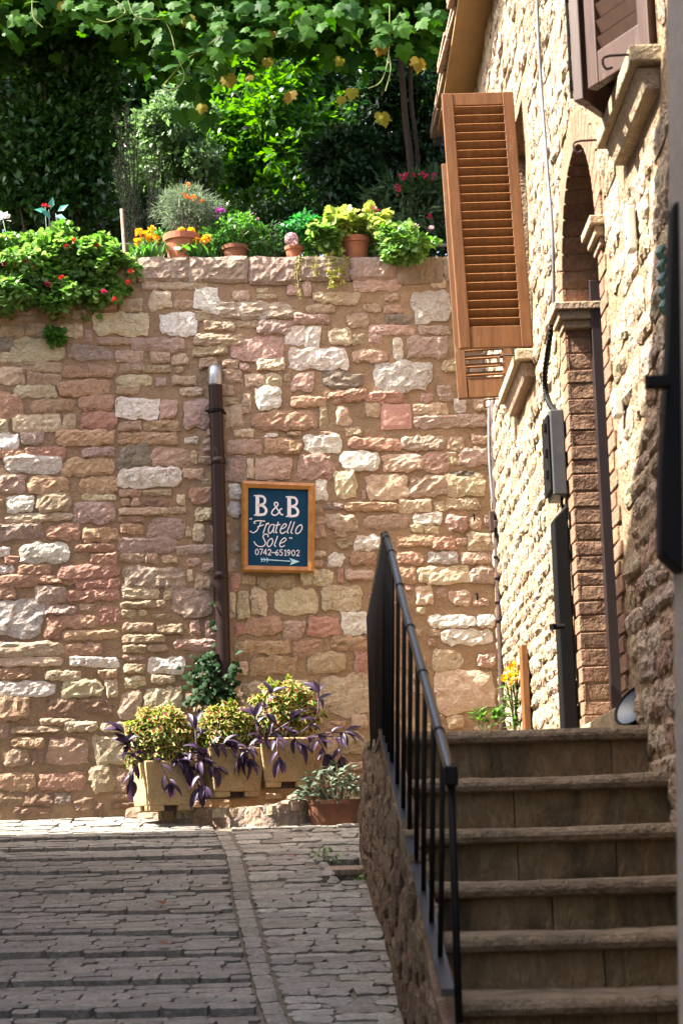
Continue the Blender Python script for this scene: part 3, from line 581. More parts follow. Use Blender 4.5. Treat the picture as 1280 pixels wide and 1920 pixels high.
# ================================================================== HOUSE ON THE RIGHT
house = thing('stone_house', RW(9, LZ), 'sunlit honey stone house with arched door and louvred shutters, right of the steps', 'house')
EAVE = 6.74
D0, D1, IMP = 7.22, 8.26, 1.69 + 2.468                                 # door jambs, impost height
APEX = IMP + (D1 - D0) / 2; DCY = (D0 + D1) / 2; DR_ = (D1 - D0) / 2
WIN = ((5.85, 6.50, 4.29, 5.60), (9.52, 10.36, 4.30, 5.68))            # y0 y1 z0 z1 of the windows
YN, YF = 4.35, 12.6
ZB = .6
ys = sorted({YN, YF, D0, D1} | {q for o in WIN for q in o[:2]}); zs = sorted({ZB, LZ + .05, APEX, EAVE + .1} | {q for o in WIN for q in o[2:]})
def open_at(y, z):
    if D0 < y < D1 and LZ + .05 < z < APEX: return True
    return any(o[0] < y < o[1] and o[2] < z < o[3] for o in WIN)
b = MB()
for i in range(len(ys) - 1):
    for j in range(len(zs) - 1):
        if open_at((ys[i] + ys[i + 1]) / 2, (zs[j] + zs[j + 1]) / 2): continue
        ny_, nz_ = max(1, int((ys[i + 1] - ys[i]) / .09)), max(1, int((zs[j + 1] - zs[j]) / .09)); v0 = []
        for jj in range(nz_ + 1):
            for ii in range(ny_ + 1):
                y = ys[i] + (ys[i + 1] - ys[i]) * ii / ny_; z = zs[j] + (zs[j + 1] - zs[j]) * jj / nz_
                v0.append(RW(y, z, .012 * noise.noise(Vector((y * 4, z * 4, 5)))))
        b.add(v0, [(jj * (ny_ + 1) + ii, (jj + 1) * (ny_ + 1) + ii, (jj + 1) * (ny_ + 1) + ii + 1, jj * (ny_ + 1) + ii + 1) for jj in range(nz_) for ii in range(ny_)])
# spandrels over the arch, reveals
arc = [(DCY - DR_ * math.cos(math.pi * k / 16), IMP + DR_ * math.sin(math.pi * k / 16)) for k in range(17)]
for k in range(16):
    (ya, za), (yb, zb) = arc[k], arc[k + 1]
    b.add([RW(ya, za), RW(yb, zb), RW(yb, APEX), RW(ya, APEX)], [(0, 1, 2, 3)])
for (y0, y1, z0, z1) in WIN:
    for ya, yb in ((y0 - .01, y0), (y1, y1 + .01)): b.hexa([RW(ya, z0, -.004), RW(yb, z0, -.004), RW(yb, z0, -.30), RW(ya, z0, -.30), RW(ya, z1, -.004), RW(yb, z1, -.004), RW(yb, z1, -.30), RW(ya, z1, -.30)])
    b.add([RW(y0, z1, -.004), RW(y1, z1, -.004), RW(y1, z1, -.3), RW(y0, z1, -.3)], [(0, 1, 2, 3)])
b.build('wall', M_HMORTAR, house)
b = MB(); b.hexa([RW(YN, ZB, -.5), RW(YF, ZB, -.5), (4.5, YF, ZB), (4.5, YN, ZB), RW(YN, EAVE, -.5), RW(YF, EAVE, -.5), (4.5, YF, EAVE), (4.5, YN, EAVE)])
b.hexa([RW(YF - .02, ZB, -.02), RW(YF, ZB, -.02), RW(YF, ZB, -.5), RW(YF - .02, ZB, -.5), RW(YF - .02, EAVE, -.02), RW(YF, EAVE, -.02), RW(YF, EAVE, -.5), RW(YF - .02, EAVE, -.5)])
b.hexa([RW(YN, ZB, -.02), RW(YN + .02, ZB, -.02), RW(YN + .02, ZB, -.5), RW(YN, ZB, -.5), RW(YN, EAVE, -.02), RW(YN + .02, EAVE, -.02), RW(YN + .02, EAVE, -.5), RW(YN, EAVE, -.5)])
b.build('house_core', M_HMORTAR, house)
# rubble facing
def clash(y0, y1, z0, z1):
    if y1 > D0 - .13 and y0 < D1 + .13 and z0 < IMP + .06: return True
    yy, zz = (y0 + y1) / 2 - DCY, (z0 + z1) / 2 - IMP
    if zz > -.1 and math.hypot(yy, max(zz, 0)) < DR_ + .22: return True
    return any(y1 > o[0] - .02 and y0 < o[1] + .02 and z1 > o[2] - .16 and z0 < o[3] + .02 for o in WIN)
hs = []; z = 1.6
while z < EAVE - .05:
    hh = rng.uniform(.055, .15); y = 5.1 + rng.uniform(0, .2)
    while y < 12.05:
        ww = rng.uniform(.10, .42); 
        if not clash(y, y + ww, z, z + hh): hs.append((y, y + ww, z + rng.uniform(-.008, .008), hh))
        y += ww + rng.uniform(.005, .03)
    z += hh + rng.uniform(.004, .018)
def inview(t): return t[2] > LZ - .1 and t[2] < EZ + .4807 * (t[0] + t[1]) / 2 + .1
hs.sort(key=lambda t: -(t[1] - t[0]) * t[3] / ((t[0] + t[1]) / 2) ** 3 * (1 if inview(t) else 0)); rest = [MB(), MB(), MB()]
for i, (y0, y1, z, hh) in enumerate(hs):
    k = rng.choice((0, 0, 1, 1, 2)); b = MB() if i < 300 else rest[k]
    tl = rng.uniform(-.05, .05); uu = RU * math.cos(tl) + ZV * math.sin(tl)
    stone(b, RW((y0 + y1) / 2, z + hh / 2), uu, RN.cross(uu), RN, (y1 - y0) / 2, hh / 2, rng.uniform(.006, .016), rng.uniform(.006, .012), .03, rng.uniform(.05, .2), ny=5, nx=7, wob=.18, rim=.5, round_=8, chip=True)
    if i < 300: b.build('wall_stone', M_SUNSTONE[k], house)
for k in range(3): rest[k].build('wall_stone_remainder', M_SUNSTONE[k], house)['kind'] = 'stuff'
# brick jambs (toothed), arch ring, imposts, threshold
def brick(y0, y1, z0, z1, x0, x1, mat=M_BRICK, name='brick'):
    b = MB(); j = lambda: rng.uniform(-.004, .004)
    b.hexa([RW(y0 + j(), z0, x0 + j()), RW(y0 + j(), z0, x1), RW(y1 + j(), z0, x1), RW(y1 + j(), z0, x0 + j()), RW(y0 + j(), z1 + j(), x0 + j()), RW(y0 + j(), z1 + j(), x1), RW(y1 + j(), z1 + j(), x1), RW(y1 + j(), z1 + j(), x0 + j())])
    return b.build(name, mat, house, bevel=.004)
z = LZ + .02; k = 0
while z < IMP - .13:
    hh = rng.uniform(.062, .076); tooth = .06 * (k % 2)
    brick(D1, D1 + .10 + tooth, z, z + hh - .008, -.165, .012); brick(D0 - .10 - tooth, D0, z, z + hh - .008, -.165, .012)
    z += hh; k += 1
b = MB()
for s0, s1 in ((D1 + .006, D1 + .10), (D0 - .10, D0 - .006)):
    b = MB(); b.obox(RW(s0, LZ, 0), Vector((0, 1, 0)), Vector((-1, 0, 0)), ZV, 0, s1 - s0, -.30, .004, 0, IMP - LZ); b.build('jamb_mortar', M_HMORTAR, house)

NV = 21
for k in range(NV):
    a0, a1 = math.pi * k / NV + .006, math.pi * (k + 1) / NV - .006; b = MB(); ro = DR_ + .15 + rng.uniform(-.01, .01)
    pt = lambda a, r, o: RW(DCY + r * math.cos(a), IMP + r * math.sin(a), o)
    b.hexa([pt(a0, DR_, .014), pt(a0, ro, .014), pt(a0, ro, -.165), pt(a0, DR_, -.165), pt(a1, DR_, .014), pt(a1, ro, .014), pt(a1, ro, -.165), pt(a1, DR_, -.165)])
    b.build('arch_brick', M_BRICK, house, bevel=.004)
b = MB()
for k in range(16):
    a0, a1 = math.pi * k / 16, math.pi * (k + 1) / 16
    b.hexa([pt(a0, DR_ + .006, .004), pt(a0, DR_ + .16, .002), pt(a0, DR_ + .16, -.3), pt(a0, DR_ + .006, -.3), pt(a1, DR_ + .006, .004), pt(a1, DR_ + .16, .002), pt(a1, DR_ + .16, -.3), pt(a1, DR_ + .006, -.3)])
b.build('arch_mortar', M_HMORTAR, house)
for ya, yb in ((D1 - .03, D1 + .13), (D0 - .13, D0 + .03)):             # moulded imposts
    b = MB()
    for z0, z1, pr in ((IMP - .11, IMP - .075, .022), (IMP - .075, IMP - .035, .042), (IMP - .035, IMP, .062)):
        e = pr - .02; b.hexa([RW(ya - e, z0, pr), RW(ya - e, z0, -.17), RW(yb + e, z0, -.17), RW(yb + e, z0, pr), RW(ya - e, z1, pr), RW(ya - e, z1, -.17), RW(yb + e, z1, -.17), RW(yb + e, z1, pr)])
    b.build('impost', STONE['T'], house, bevel=.005)
b = MB(); b.hexa([RW(D0 - .04, LZ - .02, .05), RW(D0 - .04, LZ - .02, -.25), RW(D1 + .0, LZ - .02, -.25), RW(D1 + .0, LZ - .02, .05), RW(D0 - .04, LZ + .10, .05), RW(D0 - .04, LZ + .10, -.25), RW(D1, LZ + .10, -.25), RW(D1, LZ + .10, .05)])
b.build('threshold', STONE['T'], house, bevel=.008)
door = MB(); door.hexa([RW(D0, LZ + .1, -.17), RW(D0, LZ + .1, -.23), RW(D1, LZ + .1, -.23), RW(D1, LZ + .1, -.17), RW(D0, APEX, -.17), RW(D0, APEX, -.23), RW(D1, APEX, -.23), RW(D1, APEX, -.17)])
dob = door.build('door', M_DOOR, house)
b = MB()
for y in (D0 + .0, D1 - .06): b.hexa([RW(y, LZ + .1, -.10), RW(y, LZ + .1, -.168), RW(y + .06, LZ + .1, -.168), RW(y + .06, LZ + .1, -.10), RW(y, IMP + .1, -.10), RW(y, IMP + .1, -.168), RW(y + .06, IMP + .1, -.168), RW(y + .06, IMP + .1, -.10)])
b.build('door_frame', M_DOOR, dob, bevel=.004)
b = MB(); b.tube([RW(DCY - .3, LZ + 1.1, -.17), RW(DCY - .3, LZ + 1.1, -.12), RW(DCY - .2, LZ + 1.1, -.12)], .008, 8); b.build('handle', M_IRON, dob)
# windows: sill, frame, pane, two shutters with slats
def leaf_shutter(hinge, free, z0, z1, mat, nslat, name='shutter', tilt=35, label=None, lean=0.0):
    hinge, free = Vector((hinge[0], hinge[1], 0)), Vector((free[0], free[1], 0)); u = (free - hinge); wd = u.length; u.normalize()
    n = u.cross(Vector((0, 0, 1))).normalized(); o = hinge.copy(); o.z = z0; H = z1 - z0; t = .038; st = .058; ZV = Vector((lean, 0, 1)); o.x -= lean * H * .35
    b = MB()
    b.obox(o, u, ZV, n, 0, st, 0, H, -t / 2, t / 2); b.obox(o, u, ZV, n, wd - st, wd, 0, H, -t / 2, t / 2)
    b.obox(o, u, ZV, n, st, wd - st, 0, .115, -t / 2 + .003, t / 2 - .003); b.obox(o, u, ZV, n, st, wd - st, H - .07, H, -t / 2 + .003, t / 2 - .003)
    sh = b.build(name, mat, house, bevel=.004)
    if label: sh['label'] = label
    zz = .115; g = (H - .185) / nslat; ca, sa = math.cos(math.radians(tilt)), math.sin(math.radians(tilt))
    for k in range(nslat):
        c_ = o + u * (wd / 2) + ZV * (zz + g * (k + .5)); a2 = n * ca + ZV * (-sa); b2 = n * sa + ZV * ca
        b = MB(); b.obox(c_, u, a2, b2, -(wd / 2 - st) - .004, wd / 2 - st + .004, -.024, .024, -.005, .005); b.build('slat', mat, sh)
    b = MB(); b.tube([o + u * (wd - .012) + n * (t / 2 + .012) + ZV * .02, o + u * (wd - .012) + n * (t / 2 + .012) + ZV * (H * .62)], .006, 6)
    for q in (.05, .3, .58): b.box(o + u * (wd - .014) + n * (t / 2 + .008) + ZV * H * q, (.02, .02, .03))
    b.build('latch_rod', M_IRON, sh)
    return sh
for wi, (y0, y1, z0, z1) in enumerate(WIN):
    b = MB(); b.hexa([RW(y0 - .06, z0 - .06, .10), RW(y0 - .06, z0 - .06, -.2), RW(y1 + .06, z0 - .06, -.2), RW(y1 + .06, z0 - .06, .10), RW(y0 - .06, z0, .10), RW(y0 - .06, z0, -.2), RW(y1 + .06, z0, -.2), RW(y1 + .06, z0, .10)])
    sl = b.build('sill', STONE['T'], house, bevel=.008)
    b = MB(); b.hexa([RW(y0 - .02, z0 - .14, .045), RW(y0 - .02, z0 - .14, -.1), RW(y1 + .02, z0 - .14, -.1), RW(y1 + .02, z0 - .14, .045), RW(y0 - .02, z0 - .062, .075), RW(y0 - .02, z0 - .062, -.1), RW(y1 + .02, z0 - .062, -.1), RW(y1 + .02, z0 - .062, .075)])
    b.build('sill_moulding', STONE['T'], sl, bevel=.008)
    b = MB(); b.obox(RW(y0, z0, -.24), Vector((0, 1, 0)), ZV, Vector((1, 0, 0)), 0, y1 - y0, 0, z1 - z0, 0, .01)
    pane = b.build('window_pane', plain('window_glass', c(.012, .014, .016), c(.02, .022, .024), rough=.08, bump=0), house)
    b = MB()
    for ya, yb in ((0, .05), (y1 - y0 - .05, y1 - y0), ((y1 - y0) / 2 - .035, (y1 - y0) / 2 + .035)): b.obox(RW(y0, z0, -.235), Vector((0, 1, 0)), ZV, Vector((-1, 0, 0)), ya, yb, 0, z1 - z0, 0, .05)
    b.build('window_frame', M_WOOD, pane)
    for ya in (y0 - .04, y1 + .04):                                   # shutter stays
        b = MB(); p = RW(ya, z0 - .03, 0); b.tube(smooth_path([p, p + Vector((-.16, 0, .0)), p + Vector((-.185, 0, -.02)), p + Vector((-.175, 0, -.045)), p + Vector((-.155, 0, -.04))], 3), .0045, 6); b.build('shutter_stay', M_RUST, house)
hz = (4.305, 5.70)
leaf_shutter((XR(9.5) - .02, 9.50), (.612, 9.50), 4.315, 5.70, M_WOOD, 25, tilt=50, lean=-.03, label='amber louvred shutter leaf facing the steps')
leaf_shutter((XR(10.4) - .02, 10.40), (.655, 10.44), 4.285, 5.67, M_WOOD, 25, lean=-.03, tilt=-35, label='far amber shutter leaf with peeling bottom rail')
leaf_shutter((1.058, 5.86), (.895, 6.17), 4.295, 5.62, M_WOOD2, 19, tilt=70, label='dark reddish shutter leaf catching the sun')
leaf_shutter((1.035, 6.50), (.855, 6.24), 4.29, 5.60, M_WOOD2, 22, label='grey edged shutter leaf standing ajar')
# eave: soffit boards, fascia, tiles
b = MB(); b.hexa([RW(4.5, EAVE, .215), RW(YF, EAVE, .215), RW(YF, EAVE + .10, -.6), RW(4.5, EAVE + .10, -.6), RW(4.5, EAVE + .03, .215), RW(YF, EAVE + .03, .215), RW(YF, EAVE + .13, -.6), RW(4.5, EAVE + .13, -.6)])
roof = b.build('roof', M_SOFFIT, house)
y = 6.2
while y < YF - .05:                                                    # long edge tiles, lapped
    ln = rng.uniform(.40, .62); o1, o2 = .235 + rng.uniform(-.012, .015), .255 + rng.uniform(-.01, .02); b = MB()
    for kk in range(2):
        z0 = EAVE + .034 + .034 * kk; oo = o1 + .012 * kk
        b.hexa([RW(y, z0, oo), RW(y + ln + .05, z0 + .02, o2), RW(y + ln + .05, z0 + .12, -.3), RW(y, z0 + .10, -.3), RW(y, z0 + .028, oo), RW(y + ln + .05, z0 + .048, o2), RW(y + ln + .05, z0 + .15, -.3), RW(y, z0 + .13, -.3)])
        y += ln * .5 * kk
    b.build('roof_tile', M_TILE, roof, bevel=.006); y += ln * .5
b = MB(); b.hexa([RW(4.5, EAVE + .14, .1), RW(YF, EAVE + .14, .1), RW(YF, EAVE + 1.6, -2.9), RW(4.5, EAVE + 1.6, -2.9), RW(4.5, EAVE + .17, .1), RW(YF, EAVE + .17, .1), RW(YF, EAVE + 1.63, -2.9), RW(4.5, EAVE + 1.63, -2.9)]); b.build('roof_slope', M_TILE, roof)

# ================================================================== STEPS
stair = thing('stone_staircase', (.6, 5.6, 1.2), 'worn stone steps with rounded nosings climbing to the landing', 'staircase')
NY = [1365, 1455, 1550, 1650, 1751, 1870, 1992, 2120, 2255]; SY = [6.7 - .345 * k for k in range(9)]
SZ = [at(980, NY[k], SY[k]).z for k in range(9)]
for k in range(9):
    y, z = SY[k], SZ[k]; xl = cheekx(y) + .010; xr = XR(y) + .03; zl = SZ[k + 1] - .03 if k < 8 else SZ[k] - .2
    yb = 12.2 if k == 0 else SY[k - 1] + .06
    th = .052; nose = MB(); N_ = 40; vs = []; fs = []
    prof = [(yb, 0), (.030, 0), (.012, -.004), (.002, -.016), (-.001, -.030), (.006, -.045), (.024, -th), (yb, -th)]
    for i in range(N_ + 1):
        x = xl + (xr - xl) * i / N_
        for (py, pz) in prof:
            dz = -.004 * max(0, 1 - ((x - .62) / .35) ** 2) + .003 * noise.noise(Vector((x * 3.5, k, 1))) + .0025 * noise.noise(Vector((x * 16, k, 2))); dy = .005 * noise.noise(Vector((x * 5, k * 3, 7))) + .003 * noise.noise(Vector((x * 21, k, 3)))
            vs.append((x, (yb if py == yb else y + py + dy), z + pz + (dz if pz > -.03 else 0)))
    m_ = len(prof)
    for i in range(N_):
        for j in range(m_): fs.append((i * m_ + j, i * m_ + (j + 1) % m_, (i + 1) * m_ + (j + 1) % m_, (i + 1) * m_ + j))
    fs += [tuple(range(m_)), tuple(reversed(range(N_ * m_, N_ * m_ + m_)))]
    nose.add(vs, fs); st = nose.build('landing_slab' if k == 0 else 'tread', M_NOSING, stair)
    cut = sorted([xl, xr] + [xl + (xr - xl) * q for q in ([.82], [.40], [.36, .70], [.42], [.52], [.3, .6], [.5], [.4], [.6])[k]])
    for q in range(len(cut) - 1):                                     # riser stones
        b = MB(); o = Vector((0, y + .044 + rng.uniform(-.003, .003), 0)); nxs, nzs = 8, 4
        vv = [Vector((cut[q] + .002 + (cut[q + 1] - cut[q] - .004) * i / nxs, o.y + .004 * noise.noise(Vector((i * .7 + q * 5, j, k))), zl + (z - th - zl + .004) * j / nzs)) for j in range(nzs + 1) for i in range(nxs + 1)]
        b.add(vv, [(j * (nxs + 1) + i, j * (nxs + 1) + i + 1, (j + 1) * (nxs + 1) + i + 1, (j + 1) * (nxs + 1) + i) for j in range(nzs) for i in range(nxs)])
        b.hexa([(cut[q] + .002, o.y + .006, zl), (cut[q + 1] - .002, o.y + .006, zl), (cut[q + 1] - .002, o.y + .08, zl), (cut[q] + .002, o.y + .08, zl), (cut[q] + .002, o.y + .006, z - th), (cut[q + 1] - .002, o.y + .006, z - th), (cut[q + 1] - .002, o.y + .08, z - th), (cut[q] + .002, o.y + .08, z - th)])
        b.build('riser', M_STEP, stair)
# stair cheek: rough side wall under the railing
def cheektop(Y):
    if Y >= 6.7: return LZ + .03
    for k in range(8):
        if SY[k + 1] <= Y <= SY[k]: return SZ[k + 1] + (SZ[k] - SZ[k + 1]) * (Y - SY[k + 1]) / .345 + .005
    return SZ[8]
b = MB(); n1, n2 = 64, 22; vs = []; Y0c, Y1c = 3.9, 10.15
for i in range(n1 + 1):
    Y = Y0c + (Y1c - Y0c) * i / n1; zt = cheektop(Y); zb_ = SL * Y - .15
    for j in range(n2 + 1):
        f = j / n2; z = zb_ + (zt - zb_) * f; bul = .018 * math.sin(math.pi * min(1, f * 1.1)) if Y > 6.5 else .012
        vs.append(Vector((cheekx(Y) - bul - .012 + .04 * (1 - f) ** 1.5 * min(1, max(0, 9.2 - Y)) + .014 * noise.noise(Vector((Y * 3, z * 3, 0))) + .004 * noise.noise(Vector((Y * 13, z * 13, 4))), Y, z)))
b.add(vs, [(i * (n2 + 1) + j, i * (n2 + 1) + j + 1, (i + 1) * (n2 + 1) + j + 1, (i + 1) * (n2 + 1) + j) for i in range(n1) for j in range(n2)])
for i in range(n1):
    p, q = vs[i * (n2 + 1) + n2], vs[(i + 1) * (n2 + 1) + n2]; e = Vector((.05, 0, 0)); b.add([p, q, q + e, p + e], [(0, 1, 2, 3)])
col = vs[n1 * (n2 + 1):]; b.add(col + [Vector((1.0, Y1c, q.z)) for q in col], [(j, j + 1, n2 + 2 + j, n2 + 1 + j) for j in range(n2)])
b.build('cheek_wall', M_CHEEK, stair)
k = 0                                                                  # rough stones showing in the cheek
for Yc in np.arange(4.6, 10.0, .27):
    zc = SL * Yc + .06
    while zc < cheektop(Yc) - .09:
        hh = rng.uniform(.05, .09); ww = rng.uniform(.08, .14); Y = Yc + rng.uniform(-.06, .06)
        f = (zc - SL * Y + .15) / (cheektop(Y) - SL * Y + .15); bul = .018 * math.sin(math.pi * min(1, f * 1.1)) if Y > 6.5 else .012
        b = MB(); stone(b, Vector((cheekx(Y) - bul - .017 + .04 * max(0, 1 - f) ** 1.5 * min(1, max(0, 9.2 - Y)), Y, zc + hh)), RU, ZV, RN, ww * 1.05, hh * 1.0, .010, .006, .05, .25, wob=.2, nx=7, ny=6)
        b.build('cheek_stone', M_CHEEK, stair); zc += hh * 2 + .012

# ================================================================== NEIGHBOURS (they shade the lane)
nb = thing('neighbour_house', (-4.5, 7, 1), 'plain rendered neighbour house across the lane, unseen left of view, shaped to shade the lane', 'house')
b = MB(); prof = [(10.6, -.5), (10.6, EZ + 4.75), (7.7, EZ + 4.75), (6.6, EZ + 5.75), (5.7, EZ + 6.3), (5.2, EZ + 7.2), (4.7, EZ + 7.7), (-8, EZ + 7.7), (-8, -.5)]  # roofline of the unseen house, shaped to set the shade edge opposite
b.prism([(-2.55, y, z) for y, z in prof], (-4, 0, 0)); b.build('wall', M_RENDER, nb)
b = MB(); b.hexa([(-6.6, 7.75, EZ + 4.75), (-2.45, 7.75, EZ + 4.75), (-2.45, 10.65, EZ + 4.75), (-6.6, 10.65, EZ + 4.75), (-6.6, 7.75, EZ + 4.83), (-2.45, 7.75, EZ + 4.83), (-2.45, 10.65, EZ + 4.83), (-6.6, 10.65, EZ + 4.83)]); b.build('roof', M_TILE, nb)
ph = thing('plastered_house', (1.5, 2.2, .3), 'blurred greige plastered house corner at the right picture edge', 'house')
b = MB(); t0, t1 = at(1244, 0, 3.2), at(1266, 1920, 3.2); sl_ = (t0.x - t1.x) / (t0.z - t1.z)
xa, xb = t0.x + 1.2 * sl_, t1.x - .5 * sl_
b.hexa([(xb, 3.2, t1.z - .5), (3, 3.2, t1.z - .5), (3, .9, t1.z - .5), (xb + .25, .9, t1.z - .5), (xa, 3.2, t0.z + 1.2), (3, 3.2, t0.z + 1.2), (3, .9, t0.z + 1.2), (xa + .25, .9, t0.z + 1.2)])
b.build('wall', M_PLASTER, ph, bevel=.02)

# ================================================================== RAILING
rail = thing('iron_railing', (cheekx(6.7), 6.7, LZ), 'black wrought iron stair railing with a long hand rail beside the steps', 'railing')
hr0 = at(845, 1452, 4.8); hrp = at(722, 1006, 6.7); hre = at(692, 1152, 8.75)
hre.z = hrp.z - .01
slope_top = [hr0 + (hr0 - hrp) * .0, hr0.lerp(hrp, .3), hr0.lerp(hrp, .6), hr0.lerp(hrp, .86) + Vector((0, 0, .025)), hrp, hrp + Vector((-.004, .10, -.004)), hrp.lerp(hre, .5), hre]
hp = smooth_path(slope_top, 8); b = MB(); b.tube(hp, .0135, 10); b.build('hand_rail', M_RAIL, rail, smooth=True)
for k in range(4, len(hp) - 20, 5):                                    # hammered collars on the rail
    b = MB(); d = (hp[k + 1] - hp[k]).normalized(); b.tube([hp[k] - d * .006, hp[k] + d * .006], .0155, 10); b.build('collar', M_IRON, rail)
b = MB(); b.box(hr0 + Vector((.0, -.005, -.005)), (.034, .03, .05)); b.build('rail_end', M_IRON, rail, bevel=.006)
def railtop(Y):
    return hr0.lerp(hrp, (Y - hr0.y) / (hrp.y - hr0.y)) if Y < hrp.y else hrp.lerp(hre, (Y - hrp.y) / (hre.y - hrp.y))
bb0 = at(840, 1862, 4.8); bbp = at(722, 1384, 6.7); bbe = Vector((hre.x, hre.y, LZ + .02))
bar = [bb0, bb0.lerp(bbp, .5), bbp, bbp.lerp(bbe, .12) + Vector((0, 0, .012)), bbp.lerp(bbe, .5), bbe]
bp_ = smooth_path(bar, 6); b = MB()
for p, q in zip(bp_, bp_[1:]):
    e = Vector((.017, 0, 0)); t = Vector((0, 0, .009)); b.hexa([p - e - t, p + e - t, q + e - t, q - e - t, p - e + t, p + e + t, q + e + t, q - e + t])
b.build('bottom_bar', M_RAIL, rail)
def barz(Y):
    for p, q in zip(bp_, bp_[1:]):
        if p.y <= Y <= q.y + 1e-6: return p.lerp(q, (Y - p.y) / max(q.y - p.y, 1e-6))
    return bp_[-1]
Y = 4.98
while Y < 8.75:
    p, q = barz(Y), railtop(Y); b = MB(); b.tube([p, p.lerp(q, .5) + Vector((rng.uniform(-.002, .002), 0, 0)), q], .0072 if Y < 6.7 else .009, 8); b.build('baluster', M_IRON, rail, smooth=True)
    Y += .205 if Y < 6.4 else .10
b = MB(); b.tube([hr0, Vector((hr0.x - .004, hr0.y, SZ[5] - .25))], .0098, 10); b.build('post', M_IRON, rail, smooth=True)
b = MB(); b.tube([hre, bbe], .014, 8); b.build('post', M_IRON, rail, smooth=True)

# ================================================================== DRAINPIPE, SIGN
dp = thing('drainpipe', W(420, 1290, .05), 'brown drainpipe with a zinc spout leaning on the garden wall', 'pipe')
pt_ = [W(403, 705, .06), W(408, 860, .06), W(414, 1080, .06), W(421, 1300, .06)]
b = MB(); b.tube(smooth_path(pt_, 5), .044, 18); b.build('pipe', M_PIPE, dp, smooth=True)
for px, py in ((409, 865), (414, 1080)):
    b = MB(); p = W(px, py, .06); b.tube([p + Vector((0, 0, .022)), p - Vector((0, 0, .022))], .0465, 18); b.build('joint', M_PIPE, dp, smooth=True)
p = pt_[0]; b = MB(); b.tube(smooth_path([p + Vector((.001, 0, -.06)), p + Vector((0, 0, .01)), p + Vector((-.004, .03, .045)), p + Vector((-.006, .09, .05))], 5), .0455, 18); b.build('spout', M_ZINC, dp, smooth=True)
p = W(405, 771, .06); b = MB(); b.tube([p + Vector((0, 0, .010)), p - Vector((0, 0, .010))], .053, 18); b.tube([p + Vector((-.05, -.01, 0)), p + Vector((-.065, -.02, 0))], .008, 8); b.tube([p + Vector((.045, .03, 0)), p + Vector((.06, .08, 0))], .008, 8); b.build('clamp', M_IRON, dp)

sg = thing('bed_and_breakfast_sign', W(522, 990, .03), 'wood framed blue board lettered B & B Fratello Sole with an arrow', 'sign')
def Q(zx, zy, off=.052): return W(440 + zx / 7.111, 880 + zy / 7.111, off)
oc = [(88, 148), (1076, 188), (1058, 1385), (90, 1368)]; ic = [(178, 245), (980, 270), (970, 1300), (176, 1280)]
for k in range(4):
    k2 = (k + 1) % 4; b = MB()
    o1, o2, i1, i2 = oc[k], oc[k2], ic[k], ic[k2]
    m1 = tuple(o1[i] * .6 + i1[i] * .4 for i in (0, 1)); m2 = tuple(o2[i] * .6 + i2[i] * .4 for i in (0, 1))
    vs = [Q(*o1, .028), Q(*o2, .028), Q(*o1, .052), Q(*o2, .052), Q(*m1, .066), Q(*m2, .066), Q(*i1, .060), Q(*i2, .060), Q(*i1, .040), Q(*i2, .040)]
    b.add(vs, [(0, 1, 3, 2), (2, 3, 5, 4), (4, 5, 7, 6), (6, 7, 9, 8)]); b.build('frame_rail', M_FRAME, sg)
b = MB(); pl = [Q(x, y, .047) for x, y in [(170, 238), (988, 262), (978, 1308), (168, 1288)]]; b.prism(pl, -WN * .02); board = b.build('board', M_BOARD, sg)
LOFF = .0475
def stroke(b, pts, wd, sm=5):
    pp = [Q(x, y, LOFF) for x, y in pts]; pp = smooth_path(pp, sm) if len(pp) > 2 and sm else pp
    k = len(pp); sc = wd / 7.111 / 300
    b.ribbon(pp, sc, WN, .0012)
def letters(name, strokes, mat):
    b = MB()
    for pts, wd in strokes: stroke(b, pts, wd)
    return b.build(name, mat, board)
def bigB(dx, dy):
    o = lambda l: [(x + dx, y + dy) for x, y in l]
    return [(o([(302, 348), (302, 612)]), 50), (o([(254, 350), (330, 350)]), 16), (o([(258, 610), (330, 612)]), 17),
            (o([(300, 354), (372, 362), (404, 405), (392, 452), (345, 474), (300, 476)]), 30), (o([(300, 478), (375, 488), (418, 540), (402, 592), (352, 606), (300, 607)]), 34)]
letters('letter', bigB(0, 0), M_LETTER); letters('letter', bigB(424, 17), M_LETTER)
letters('letter', [([(645, 600), (622, 604), (595, 570), (548, 500), (526, 462), (545, 440), (572, 452), (568, 486), (512, 540), (492, 578), (510, 608), (548, 610), (590, 575), (606, 535), (632, 524)], 17)], M_LETTER)
for px_, py_ in ((204, 660), (224, 660), (736, 915), (758, 917)):
    letters('quote_mark', [([(px_, py_ - 10), (px_ - 2, py_ + 10)], 13)], M_LETTER)
